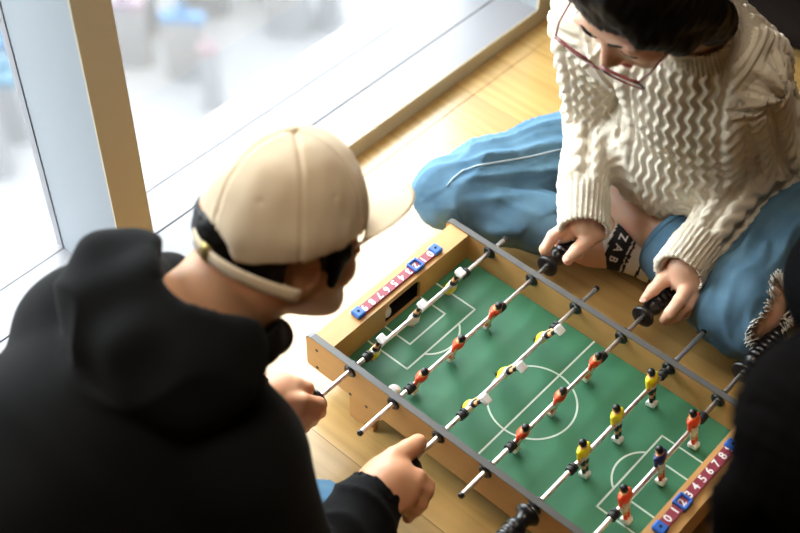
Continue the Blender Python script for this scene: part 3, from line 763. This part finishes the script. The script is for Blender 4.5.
def g_knit(V):
    sr, ofr, dr_, tr = along(V, [sR+SDG*9, sR, eR, wR+N(wR-eR)*3]); sl, ofl, dl, tl = along(V, [sL-SDG*9, sL, eL, wL+N(wL-eL)*3])
    st, oft, dt, tt = along(V, [spG[1]-(0, 0, 10), spG[1], spG[2], spG[3]])
    LR = 9+np.linalg.norm(eR-sR)+np.linalg.norm(wR-eR); LL = 9+np.linalg.norm(eL-sL)+np.linalg.norm(wL-eL)
    out = np.zeros(len(V))
    dtor = chain(V.astype(np.float32), [spG[3]+(0, 2.5, -3.5), spG[2], spG[1], spG[0]], [7.8, 10.6, 11., 11.8], 4); dtor = smin(dtor, ell(V.astype(np.float32), at(668, 148, 19), (11, 9, 10.5)), 3.)
    isR = (dr_-6.4 < dtor) & (dr_ < dl) & (sr > 7); isL = (dl-6.4 < dtor) & (dl <= dr_) & (sl > 7)
    # body panel
    c0 = spG[2]; u = (V-c0)@SDG*1.08; v = (V-c0)@tdir
    t_ = 1.95*0.9
    wave = np.cos(2*math.pi*(u+.33*np.sin(2*math.pi*v/2.9))/1.55)
    cen = np.clip((6.6-np.abs(u))/.4, 0, 1); h_ = .27*wave*cen
    for c in (-8.2, 8.2): k = np.clip((1.5-np.abs(u-c))/.2, 0, 1); h_ = h_*(1-k)+k*rope(u-c, v, 1.25, 4.6, .5)
    au = np.abs(u)
    di = np.abs(((v+(au-9.6)*1.25) % 9.)-4.5); dj = np.abs(((v-(au-9.6)*1.25) % 9.)-4.5)
    lat = .5*np.exp(-(di/.5)**2)+.5*np.exp(-(dj/.5)**2); lat *= (au > 9.8) & (au < 15.5); h_ = h_+lat
    h_ = h_+rope(au-17, v, 1.4, 5, .5)*((au > 15.3) & (au < 18.7))
    rib = ((V-(neckG+neckR*.6))@neckR > 0) & (np.linalg.norm(np.cross(V-neckG, neckR), axis=1) < 7.6)
    an = np.arctan2((V-neckG)@SDG, (V-neckG)@np.cross(SDG, neckR)); an_c = an; h_ = np.where(rib, .18*np.cos(an*60), h_)
    out = h_
    for msk, s_, of, tg, L_, e_, w_, sgn in ((isR, sr, ofr, tr, LR, eR, wR, 1), (isL, sl, ofl, tl, LL, eL, wL, -1)):
        ref = N(np.array((-.55*sgn, -.25, .8))); r1 = ref-tg*(tg@ref)[:, None]; r1 /= np.linalg.norm(r1, axis=1)[:, None]; r2 = np.cross(tg, r1)
        an = np.arctan2(np.sum(of*r2, 1), np.sum(of*r1, 1)); ua = an*5.2
        h2 = rope(ua, s_, 2.0, 6.0, .75)
        h2 = h2+sum(rope(ua-c, s_, 1.1, 4.2, .45)*(np.abs(ua-c) < 1.9) for c in (-4.6, 4.6))
        z_ = np.cos(2*math.pi*(np.abs(ua)+.4*np.sin(2*math.pi*s_/2.6))/1.7); h2 = h2+.25*z_*(np.abs(ua) > 6.2)
        cw = np.clip((s_-(L_-4.9))/.9, 0, 1); h2 = h2*(1-cw)+cw*.2*np.cos(an*30)
        wm = np.clip((dtor-((dr_ if sgn > 0 else dl)-6.9))/1.6, 0, 1)*np.clip((s_-6)/2.5, 0, 1)*((dr_ < dl) if sgn > 0 else (dl <= dr_)); out = out*(1-wm)+h2*wm
    fo = .55*noise(V*np.array([1, 1, .55]), 13, 3)
    out = np.where(rib, .2*np.cos(an_c*60), out)
    return out+fo*.8
lo, hi = bounds(sR, sL, eR, eL, wR, wL, spG[0], neckG, pad=17); lo[2] = 5.5
body('sweater', g_sweat, lo, hi, .3, M['knit'], G, disp=g_knit)

# jeans
def leg_fn(P, h_, k_, a_, hem, r=(6.6, 5.3, 4.6, 4.3)):
    e = chain(P, [h_, k_], [r[0], r[1]], 1.); md = k_+(a_-k_)*hem
    e = smin(e, chain(P, [k_, md], [r[1]*.97, r[3]], 1.), .5)
    dr = N(md-k_).astype(np.float32)
    far = (P-md.astype(np.float32))@dr
    e = np.where(np.linalg.norm(P-md.astype(np.float32), axis=1) < 12, smax(e, far, .3), e)
    return e, md, dr
kneehole = at(783, 322, 12)
def g_jeans(P):
    eR_, mR, d1 = leg_fn(P, hR, kR, aR, .82); eL_, mL, d2 = leg_fn(P, hL, kL, aL, .58, (8.6, 6.8, 6.2, 5.6))
    eR_ = smax(eR_, -cone(P, mR-d1*.5, mR+d1*8, 3.4, 4.), .2); eL_ = smax(eL_, -cone(P, mL-d2*.5, mL+d2*8, 4.5, 5.2), .2)
    d = np.minimum(eR_, eL_); d = smin(d, ell(P, (-2.5, 57, 9.5), (12.5, 10., 9.)), 2.5)
    return d
def g_folds(V):
    o = .3*noise(V, 9, 21)
    for h_, k_, a_, sd in ((hR, kR, aR, 1), (hL, kL, aL, 2)):
        s_, of, dd, tg = along(V, [h_, k_]); L_ = np.linalg.norm(k_-h_)
        wz = np.exp(-((s_-L_*.75)/10)**2)*(dd < 11)
        ax_ = tg; r1 = np.cross(ax_, [0, 0, 1.]); r1 /= np.linalg.norm(r1, axis=1)[:, None]; r2 = np.cross(r1, ax_); diag = np.arctan2(np.sum(of*r2, 1), np.sum(of*r1, 1))*5.2+.16*s_
        wl = np.clip((s_-4)/6, 0, 1)*np.clip((L_+1-s_)/7, 0, 1)*(dd < 11); o = o+.8*wl*(1-np.abs(np.sin(diag*.95+.9*noise(V, 20, 30+sd))))**1.6
        s2, of2, d2, t2 = along(V, [k_, a_]); w2 = np.exp(-((s2-4)/7)**2)*(d2 < 9); o = o+wl*.25*(1-np.abs(np.sin(diag*1.9+1.2*noise(V, 14, 90+sd))))**2; o = o+.5*w2*(1-np.abs(np.sin(V@N(np.array((.8, -.3, .5)))*1.0+1.2*noise(V, 10, 40+sd))))**1.5
    return o
lo, hi = bounds(hR, kR, aR, hL, kL, aL, (-2, 66, 5), pad=10); lo[2] = -.2
def g_jn(P): return smax(g_jeans(P), -(P[:, 2]-.05), .4)
holec = at(775, 305, 13); 
VJ, FJ = snet(g_jn, lo, hi, .5); VJ = relax(VJ, FJ, 1); VJ = VJ+normals(VJ, FJ)*g_folds(VJ)[:, None]; VJ[:, 2] = np.maximum(VJ[:, 2], .03)
# the tear over her left knee
def hole_d(p):
    a = at(768, 262, 14); b_ = at(800, 318, 14); c_ = at(752, 334, 14)
    return None
cen = VJ[FJ].mean(1)
pr_ = (cen-CAM); 
hd = chain(cen.astype(np.float32), [at(783, 292, 15), at(790, 322, 14), at(772, 335, 12)], [2.2, 3.2, 3.0], 1.)
cut = (hd < .25*noise(cen, 1.2, 77)) & (cen[:, 2] > 4)
jn = mk('jeans', VJ, FJ[~cut], M['denim'], G)

def on_surface(px, py, fn, d0=120., d1=230.):
    d = FW+RT*(px-400)/F_PX-UP*(py-266.5)/F_PX; L_ = np.linalg.norm(d); t = d0
    for _ in range(200):
        s_ = float(fn((CAM+d*t)[None].astype(np.float32))[0])
        if s_ < .05 or t > d1: break
        t += s_/L_*.8
    return CAM+d*t
def on_cloth(px, py):
    d = N(FW+RT*(px-400)/F_PX-UP*(py-266.5)/F_PX); w_ = VJ-CAM; t = w_@d; r_ = np.linalg.norm(w_-t[:, None]*d, axis=1); k = r_ < .55
    return CAM+d*(t[k].min()-.02)
q = MB(); q.tube([on_cloth(x, y) for x, y in [(447, 186), (453, 178), (462, 171), (476, 166), (492, 163), (510, 160), (528, 157), (545, 153), (562, 149)]], .13, 6)
o = q.build('seam_stitching', M['thread'], jn, True); o['label'] = 'pale curved seam stitching on the thigh'
for h_, k_, a_, hem, rr in ((hR, kR, aR, .82, 4.15), (hL, kL, aL, .58, 5.35)):
    md = k_+(a_-k_)*hem; ax_ = N(a_-k_); e1 = N(np.cross(ax_, (0, 0, 1))); e2 = np.cross(ax_, e1)
    pts = [md-ax_*.25+(e1*math.cos(t)+e2*math.sin(t))*rr for t in np.linspace(0, 2*math.pi, 40)]
    pts = [np.array((p[0], p[1], max(p[2], .35))) for p in pts]
    q = MB(); q.tube(pts, [(.3, .55)]*40, 8, flat=ax_); q.build('hem', M['denim'], jn, True)

# striped socks with a black lettered band
def sock(a, f_, toe, band_t, letters, par):
    a = np.array(a); f_ = np.array(f_); d_ = N(f_-a)
    lo, hi = bounds(a-d_*3, f_+d_*3, pad=5); lo[2] = .02
    def fn(P): return smax(smin(chain(P, [a-d_*2, a+d_*1, f_], [3.2, 3.25, 2.7], 1.), ell(P, f_+d_*.5, (2.7, 2.7, 2.3)), 1.5), -(P[:, 2]-.04), .3)
    V, Fq = snet(fn, lo, hi, .3); s_ = (V[Fq].mean(1)-a)@d_
    mi = np.where(np.abs(s_-band_t) < 1.5, 1, np.where(((s_-band_t) > 0) & (((s_-band_t) % 2.1) > 1.7), 1, 0))
    o = mk('sock', V, Fq, [M['sockw'], M['sockb']], par, True, mi); o['label'] = 'off-white sock with black stripes and a black band'
    if letters:
        ctr = a+d_*band_t; up = N(np.array((.32, -.61, .72))-d_*np.dot(np.array((.32, -.61, .72)), d_)); side = np.cross(d_, up)
        t = MB()
        for i, ch in enumerate(letters):
            an = -(i-1)*.5; n_ = up*math.cos(an)+side*math.sin(an); ex = -up*math.sin(an)+side*math.cos(an)
            text(t, ch, ctr+n_*3.62, ex, np.cross(n_, ex), 1.7)
        t.build('sock_lettering', M['white'], o)
sock(at(608, 244, 4.6), at(652, 263, 3.6), 0, 1.6, 'BAZ', G)
sock(at(605, 194, 8.0), at(534, 190, 6.2), 0, .6, '', G)
# pale seam stitching on the jeans and loose threads round the torn knee
st = MB()
for h_, k_, rr in ((hR, kR, 7.1), (hL, kL, 7.8)):
    pass
rg = random.Random(3); fr = MB()
bd = {}
Fc_ = FJ[~cut]; ek = {}
for f_ in Fc_[(hd[~cut] < 3)]:
    for i in range(4):
        e = (int(f_[i]), int(f_[(i+1) % 4])); ek[tuple(sorted(e))] = ek.get(tuple(sorted(e)), 0)+1
Fin = set(FJ[cut].ravel().tolist()); rim = [v for v in set(Fc_.ravel().tolist()) if v in Fin]
hc = at(783, 318, 12)
for v in rim:
    for _ in range(2):
        p = VJ[v]; inn = N(hc-p); q = [p-inn*rg.uniform(.2, .7)+np.array((0, 0, .1)), p+np.array((rg.uniform(-.3, .3), rg.uniform(-.3, .3), .35)), p+inn*rg.uniform(.3, 1.3)+np.array((rg.uniform(-.6, .6), rg.uniform(-.6, .6), rg.uniform(-.2, .4)))]
        fr.tube(q, .075, 4)
if fr.V: o = fr.build('frayed_threads', M['fray'], jn, True); o['label'] = 'frayed white threads around the torn knee'

# ------------------------------------------------------------------ the man in the black hoodie and beige cap
U_ = empty('person', (-20, -62, 0), 'person in black hoodie and beige baseball cap seen from behind, hunched over table', 'person')
FB = N((.13, .94, -.31)); UB = N((-.18, .33, .93)); RB = frame(FB, UB)
ring = at(287, 214, 47); HcB = ring+RB@np.array((.5, -.2, -2.5)); RCAP = RB; _a = math.radians(12); RB = RB@np.array([[math.cos(_a), -math.sin(_a), 0], [math.sin(_a), math.cos(_a), 0], [0, 0, 1]])
nkB = np.array((-20.8, -38., 36.5)); sLb = at(88, 328, 33.5); sRb = at(242, 468, 30)
wLb = at(262, 396, 11.5); eLb = at(130, 450, 14); wRb = at(378, 493, 12.6); eRb = at(288, 612, 11)
spB = [np.array((-22, -81, 11.)), np.array((-22, -67, 22.)), np.array((-21.5, -52, 30.)), nkB]
hLb = np.array((-31, -79, 10.)); hRb = np.array((-14, -79, 10.)); kLb = np.array((-42, -46, 9.)); kRb = at(320, 540, 7.5)
aLb = np.array((-20, -38, 4.5)); aRb = np.array((-26, -44, 5.))
def b_neck(P): return cone(P, HcB+RB@np.array((0, -3.2, -3.5)), nkB+(0, -1.5, -1), 5.6, 6.3)
def b_body(P):
    d = smin(chain(P, [nkB, spB[2], spB[1], spB[0]], [6, 11, 11, 12], 4), b_neck(P), 2)
    d = smin(d, chain(P, [sLb, sRb], [5, 5], 2), 3)
    for s, e, w_ in ((sLb, eLb, wLb), (sRb, eRb, wRb)): d = smin(d, chain(P, [s, e, w_], [4.6, 3.6, 2.4], 1), 1.5)
    for h_, k_, a_ in ((hLb, kLb, aLb), (hRb, kRb, aRb)): d = smin(d, chain(P, [h_, k_, a_], [7.5, 5., 3.], 1.5), 1.5)
    return d
lo, hi = bounds(HcB, kLb, kRb, eLb, eRb, wRb, spB[0], pad=13); lo[2] = 0
V0, F0 = snet(b_body, lo, hi, 1.)
def b_head(P): return smin(head_sd((P-HcB)@RB), b_neck(P), 1.6)
hv = snet(b_head, HcB-14, HcB+13, .35)
P3 = lambda l: [at(*p) for p in l]
br = hand_fn([((at(387, 487, 12.4)), (3.9, 4.1, 2.0), None), (at(390, 475, 12.6), (2.6, 2.8, 1.7), None)],
    [(P3([(402, 481, 12.9), (417, 478, 12.2), (426, 485, 10.7), (422, 493, 8.9)]), [1.25, 1.15, 1.05, .9]),
     (P3([(399, 487, 13.0), (414, 484, 12.4), (425, 492, 10.8), (420, 500, 8.6)]), [1.25, 1.15, 1.05, .9]),
     (P3([(395, 497, 12.4), (410, 496, 11.8), (420, 503, 10.2), (416, 510, 8.2)]), [1.2, 1.1, 1.0, .88]),
     (P3([(390, 505, 11.8), (403, 506, 11.2), (412, 511, 9.8), (408, 517, 8.2)]), [1.05, .98, .9, .78])],
    [(P3([(382, 472, 12.8), (395, 459, 12.8), (408, 450, 12.2), (418, 443, 11.6)]), [1.7, 1.5, 1.3, 1.15])],
    ([wRb+N(wRb-eRb)*-4, wRb, at(388, 484, 12.6)], [2.7, 2.7, 2.9]))
bl = hand_fn([((at(276, 398, 12.2)), (3.6, 3.8, 2.0), None)],
    [(P3([(288, 402, 13.0), (303, 402, 12.6), (318, 405, 11.2), (320, 412, 9.2)]), [1.25, 1.15, 1.05, .88]),
     (P3([(283, 409, 12.6), (298, 411, 12.0), (313, 414, 10.6), (312, 420, 8.6)]), [1.2, 1.1, 1.0, .88]),
     (P3([(278, 415, 12.), (292, 419, 11.4), (304, 422, 10.), (304, 427, 8.2)]), [1.15, 1.05, .95, .85]),
     (P3([(272, 419, 11.4), (284, 425, 10.6), (294, 429, 9.4), (294, 433, 8.)]), [1., .95, .88, .78])],
    [(P3([(272, 388, 12.4), (284, 386, 12.6), (296, 387, 12.3), (307, 389, 11.8)]), [1.6, 1.4, 1.2, 1.0])],
    ([wLb+N(wLb-eLb)*-4, wLb, at(272, 398, 12.2)], [2.7, 2.7, 2.9]))
h1 = snet(br, *bounds(wRb, at(430, 480, 11), at(420, 443, 12), at(408, 519, 8), pad=4.5), .22)
h2 = snet(bl, *bounds(wLb, at(322, 405, 11), at(296, 433, 8), at(307, 387, 12), pad=4.5), .22)
keep = (np.linalg.norm(V0-HcB, axis=1) > 9.5)
V, Fq = join([(V0, F0[keep[F0].any(1)]), hv, h1, h2]); bb = mk('body', V, Fq, M['skin_m'], U_)
# short black hair under the cap
def b_hair(P):
    q = (P-HcB)@RB; d = ell(q, (0, -1.1, 1.6), (7.1, 8.55, 8.0))
    d = smax(d, -(q[:, 2]+4.6-.1*np.abs(q[:, 0])), .8)
    d = smax(d, -ell(q, (0, 8.8, -4), (7.6, 7.0, 6.0)), .6)
    ax = q.copy(); ax[:, 0] = np.abs(ax[:, 0]); d = smax(d, -ell(ax, (7.2, -.6, -2.2), (1.8, 2.6, 3.4)), .5)
    d = smin(d, chain(q, [(-5.4, 3.4, 3.5), (-6.3, 3.6, .4), (-6.4, 2.9, -3.4)], [1.3, 1.25, .5], .6), .6)
    return smax(d, q[:, 2]-4., .5)
body('hair', b_hair, HcB-11, HcB+12, .3, M['hair'], U_, disp=lambda V: .05*noise(V, 1.1, 4, 14))
# the cap
RHEAD = RB; RB = RCAP
def b_cap(P):
    q = (P-ring)@RB; o = ell(q, (0, -.3, -.4), (8.0, 9.2, 10.7)); o = smax(o, (q[:, 2]-9.7), 2.8)
    d = smax(o, -(o+.85), .05)
    d = smax(d, -(q[:, 2]+1.3-.10*(q[:, 1]-0)), .15)
    arch = np.maximum(np.sqrt((q[:, 0]/2.4)**2+((q[:, 2]+2.2)/2.8)**2)*3-3, q[:, 1]); 
    return smax(d, -arch, .2)
def cap_disp(V):
    q = (V-ring)@RB; an = np.arctan2(q[:, 0], q[:, 1]); o = np.zeros(len(V)); hz = np.clip((9.5-q[:, 2])/6, .15, 1)
    for k in range(6):
        a0 = k*math.pi/3; dd = np.abs((an-a0+math.pi) % (2*math.pi)-math.pi)*np.hypot(q[:, 0], q[:, 1])
        o += -.20*np.exp(-(dd/.16)**2)+.06*np.exp(-((dd-.55)/.12)**2)
        ey_ = np.abs((an-a0-math.pi/6+math.pi) % (2*math.pi)-math.pi)*np.hypot(q[:, 0], q[:, 1])
        o += -.2*np.exp(-((ey_)**2+(q[:, 2]-4.6)**2)/.05)
    return o+.14*noise(V, 7, 8)+.03*noise(V, 3, 9)
cp = body('baseball_cap', b_cap, ring-12.5, ring+12.5, .25, M['cap'], U_, disp=cap_disp, sm=3)
q = MB(); q.sphere(ring+RB@np.array((0, -.2, 9.5)), (.75, .75, .35), RB, 14, 8); q.build('cap_button', M['cap'], cp, True)
# brim
nb_, mb_ = 28, 12; V = []; Fb = []
for side_ in (0, 1):
    for i in range(nb_+1):
        th = math.radians(26+128*i/nb_); cxn = math.cos(th); syn = math.sin(th)
        for j in range(mb_+1):
            t = j/mb_; x_ = 7.9*cxn*(1-.06*t); y_ = -.3+9.0*syn+t*8.5*(max(0, 1-abs(cxn/.90)**3.0))**.6
            z_ = -.7-.026*x_*x_*(1+.4*t)-.2*t*t+.9*t-(.22 if side_ else 0)
            V.append(ring+RB@np.array((x_, y_, z_)))
st_ = (nb_+1)*(mb_+1)
for i in range(nb_):
    for j in range(mb_):
        a = i*(mb_+1)+j; f_ = [a, a+1, a+mb_+2, a+mb_+1]; Fb += [f_, [st_+k for k in reversed(f_)]]
for i in range(nb_): a = i*(mb_+1)+mb_; Fb.append([a, a+st_, a+st_+mb_+1, a+mb_+1])
for i in range(nb_): a = i*(mb_+1); Fb.append([a+mb_+1, a+st_+mb_+1, a+st_, a])
mk('brim', V, Fb, M['cap'], cp, True)
# strap with buckle and loose end
def bandpt(th, z_, off=.35): th = math.radians(th); return ring+RB@np.array(((8.0+off)*math.cos(th), -.3+(9.2+off)*math.sin(th), z_))
q = MB(); pts = [bandpt(-58-96*t, -1.2-1.0*t-2.2*t*t, .45+1.3*t) for t in np.linspace(0, 1, 22)]
q.tube(pts, [(.14, .75)]*22, 10, flat=RB[:, 2]*1.0+RB[:, 1]*0); sp_ = q.build('strap', M['cap'], cp, True)
q = MB(); q.tube([bandpt(-86, -1.68, .86), bandpt(-90, -1.75, .92), bandpt(-94, -1.85, .94)], [(.3, .98)]*3, 10, flat=RB[:, 2]); q.build('buckle', M['brass'], sp_, True)
# hoodie
Xl = N(sLb-sRb); Bk = N(spB[2]-nkB)
hoodc = at(160, 332, 43)
Nn = N(np.cross(Bk, Xl)); Nn = Nn if Nn[2] > 0 else -Nn
RH = np.stack([Xl, N(np.cross(Nn, Xl)), Nn], 1)
def b_hoodie(P):
    d = chain(P, [nkB+(0, -2, -3), spB[2]+(0, 1, -2), spB[1], spB[0]], [8, 13.5, 15.5, 16], 5)
    d = smin(d, chain(P, [sLb+(3, 0, 0), (sLb+sRb)/2+(0, -1, 2), sRb+(-3, 0, 0)], [7.6, 8.2, 7.6], 3), 4)
    for s, e, w_ in ((sLb, eLb, wLb), (sRb, eRb, wRb)):
        dr = N(w_-e); a = chain(P, [s, e, w_-dr*3.], [7.8, 5.6, 4.2], 2.5); a = smin(a, chain(P, [w_-dr*3., w_+dr*.8], [3.8, 3.6], .5), .6)
        a = smax(a, (P-(w_+dr*.6))@dr.astype(np.float32), .3); a = smax(a, -cone(P, w_-dr*1, w_+dr*5, 3.0, 3.4), .2); d = smin(d, a, 2.)
    # hood lying on the back and round the neck
    hd_ = ell(P, hoodc, (12., 8.8, 5.6), RH)
    rim_ = chain(P, P3([(276, 335, 36), (258, 338, 39), (215, 335, 42), (165, 318, 43.5), (128, 302, 42), (135, 282, 39), (172, 274, 35)]), [2.0, 2.8, 3.6, 3.8, 4.2, 3.4, 2.4], 1.5)
    hd_ = smin(hd_, rim_, 2.)
    d = smin(d, hd_, .5)
    cav = ell(P, at(219, 282, 44.5), (6.9, 6.6, 8.), RH); d = smax(d, -cav, 1.)
    return smax(d, -(P[:, 2]-.1), .5)
def hd_fold(V):
    s1, of1, d1, t1 = along(V, [sRb, eRb, wRb]); s2, of2, d2, t2 = along(V, [sLb, eLb, wLb]); o = .35*noise(V, 13, 51)
    for s_, d_, L_ in ((s1, d1, np.linalg.norm(eRb-sRb)+np.linalg.norm(wRb-eRb)), (s2, d2, np.linalg.norm(eLb-sLb)+np.linalg.norm(wLb-eLb))):
        o = o+(d_ < 9)*.45*(1-np.abs(np.sin(s_*.62+1.1*noise(V, 12, 52))))**2*np.clip((s_-8)/6, 0, 1)
        an = np.arange(1)
    hz = np.exp(-(np.linalg.norm((V-hoodc)@RH/np.array((13, 10, 8)), axis=1)/1.05)**6)
    o = o+hz*(.75*(1-np.abs(noise(V*np.array((1, 1, .8)), 15, 57)))**2+.2*noise(V, 7, 54))
    return o
lo, hi = bounds(sLb, sRb, eLb, eRb, wRb, wLb, spB[0], HcB, hoodc, pad=18); lo[2] = -.2
body('hoodie', b_hoodie, lo, hi, .5, M['hoodie'], U_, disp=hd_fold, sm=2)
def b_jeans(P):
    d = chain(P, [hLb, kLb, aLb+(kLb-aLb)*.1], [9, 6.6, 4.6], 1.5); d = np.minimum(d, chain(P, [hRb, kRb, aRb+(kRb-aRb)*.1], [9, 6.4, 4.6], 1.5))
    d = smin(d, ell(P, spB[0]+(0, -1, 0), (16, 12, 11)), 3); return smax(d, -(P[:, 2]-.05), .4)
lo, hi = bounds(hLb, hRb, kLb, kRb, aLb, pad=16); lo[2] = -.2
body('jeans', b_jeans, lo, hi, .7, M['denim_d'], U_, disp=lambda V: .5*(1-np.abs(noise(V, 8, 61)))**2*(V[:, 2] > 1))

# ------------------------------------------------------------------ the third player, close to the camera
Tp = empty('person', (62, -22, 0), 'person with black hair and black clothes at the near end of table', 'person')
HcC = at(846, 462, 66); FC_ = N((-.80, .35, -.48)); RC = frame(FC_, N((-.35, .1, .93)))
nkC = np.array((58., -26, 50)); sp3 = [np.array((70, -24, 11.)), np.array((69, -25, 26.)), np.array((63, -26, 40.)), nkC]
sA, sB = nkC+(-2, 17, -4), nkC+(2, -17, -5); kA, kB = np.array((46., 6, 9)), np.array((46., -56, 9))
eA, eB = at(842, 278, 42), np.array((60., -48, 24)); wA, wB = at(880, 400, 34), np.array((46., -34, 14))
def c_body(P):
    d = smin(head_sd((P-HcC)@RC), cone(P, HcC+RC@np.array((0, -2.5, -4)), nkC, 5, 5.5), 1.6)
    d = smin(d, chain(P, [nkC, sp3[2], sp3[1], sp3[0]], [6, 9, 10, 11], 4), 2); d = smin(d, chain(P, [sA, sB], [4, 4], 2), 3)
    for s, e, w_ in ((sA, eA, wA), (sB, eB, wB)):
        d = smin(d, chain(P, [s, e, w_, w_+N(w_-e)*4, w_+N(w_-e)*7], [4, 3.4, 2.3, 2.9, 2.2], 1), 1.5)
        for k in range(4): d = smin(d, chain(P, [w_+N(w_-e)*6+np.array((0, (k-1.5)*1.6, 0)), w_+N(w_-e)*9+np.array((0, (k-1.5)*1.9, -.8)), w_+N(w_-e)*10.5+np.array((0, (k-1.5)*2, -2.6))], [.95, .85, .7], .3), .4)
        d = smin(d, chain(P, [w_+N(w_-e)*2, w_+N(w_-e)*5+np.array((0, 3.6 if s is sB else -3.6, 0)), w_+N(w_-e)*7+np.array((0, 4.2 if s is sB else -4.2, -1))], [1.2, 1., .8], .3), .5)
    for k_ in (kA, kB): d = smin(d, chain(P, [np.array((70, k_[1]*.4-14, 10)), k_, np.array((46, -20, 5.))], [7, 5, 3.2], 1), 1.5)
    return d
lo, hi = bounds(HcC, nkC, kA, kB, sp3[0], pad=13); lo[2] = 0
body('body', c_body, lo, hi, .6, M['skin_m'], Tp)
def c_hair(P):
    q = (P-HcC)@RC; d = ell(q, (0, -1.6, 2.2), (8.2, 9.6, 8.6)); d = smax(d, -ell(q, (0, 10.2, -3.5), (5.6, 6.0, 7.6)), .8)
    d = smin(d, chain(P, [HcC+RC@np.array((7.4, 2, -1)), HcC+RC@np.array((7.6, 2.5, -8)), HcC+RC@np.array((7.2, 2.5, -17))], [2.6, 3., 1.6], 1), 2.)
    d = smin(d, chain(P, [HcC+RC@np.array((-7.4, 0, -1)), HcC+RC@np.array((-7.6, 1, -8)), HcC+RC@np.array((-7.2, 1, -17))], [2.6, 3.2, 1.8], 1), 2.)
    return smin(d, chain(P, [HcC+RC@np.array((0, -7, -1)), HcC+RC@np.array((0, -8.5, -9)), HcC+RC@np.array((0, -8.5, -18))], [5, 5.5, 3], 1), 3.)
body('hair', c_hair, HcC-24, HcC+16, .45, M['hair_d'], Tp, disp=hair_disp(RC, HcC, 80, .1))
def c_top(P):
    d = chain(P, [nkC+(0, 0, -3), sp3[2], sp3[1], sp3[0]+(0, 0, 3)], [9, 13, 14, 15], 5); d = smin(d, chain(P, [sA, sB], [7, 7], 2), 4)
    for s, e, w_ in ((sA, eA, wA), (sB, eB, wB)):
        dr = N(w_-e); a = smax(chain(P, [s, e, w_+dr*1], [7.2, 5.6, 3.8], 2), (P-w_)@dr.astype(np.float32), .3); d = smin(d, a, 2)
    return smax(smax(d, -cone(P, nkC+(0, 0, 0), nkC+(-6, 2, 12), 5.6, 6.4), .5), -(P[:, 2]-4), .5)
lo, hi = bounds(nkC, sA, sB, sp3[0], wA, wB, pad=17); body('sweatshirt', c_top, lo, hi, .7, M['blacktop'], Tp, disp=lambda V: .4*noise(V, 9, 71))
def c_leg(P):
    d = None
    for k_ in (kA, kB):
        e = chain(P, [np.array((70, k_[1]*.4-14, 10)), k_, np.array((48, -20+(k_[1]+20)*.2, 5.5))], [9, 6.6, 4.8], 1.5); d = e if d is None else smin(d, e, 1)
    return smax(smin(d, ell(P, sp3[0]+(0, 0, -1), (12, 15, 10)), 3), -(P[:, 2]-.05), .4)
lo, hi = bounds(kA, kB, sp3[0], (46, -20, 5), pad=17); lo[2] = -.2; body('trousers', c_leg, lo, hi, .7, M['blacktop'], Tp)

# cushion shape added to stand in for the dark area behind the girl
pc = at(800, -14, 5); q = MB(); V = []
n1, n2 = 16, 32
for i in range(n1+1):
    th = math.pi*i/n1
    for j in range(n2):
        a = 2*math.pi*j/n2; e_ = .55
        cx_, sx_ = math.cos(a), math.sin(a); c2 = lambda t, p: math.copysign(abs(t)**p, t)
        V.append((pc[0]+17*c2(math.sin(th), .7)*c2(cx_, e_), pc[1]+15*c2(math.sin(th), .7)*c2(sx_, e_), 5.05+5*c2(math.cos(th), .8)))
Fq = [[i*n2+j, (i+1)*n2+j, (i+1)*n2+(j+1) % n2, i*n2+(j+1) % n2] for i in range(n1) for j in range(n2)]
tag(mk('dark_stand_in', V, Fq, mat('dark_area_brown', (.009, .006, .005), .95, spec=.1, bump=(300, .3, .002)), None, True), 'dark cushion shape added to stand in for the dark area behind the cream sweater, cut off by the frame', 'dark stand-in')
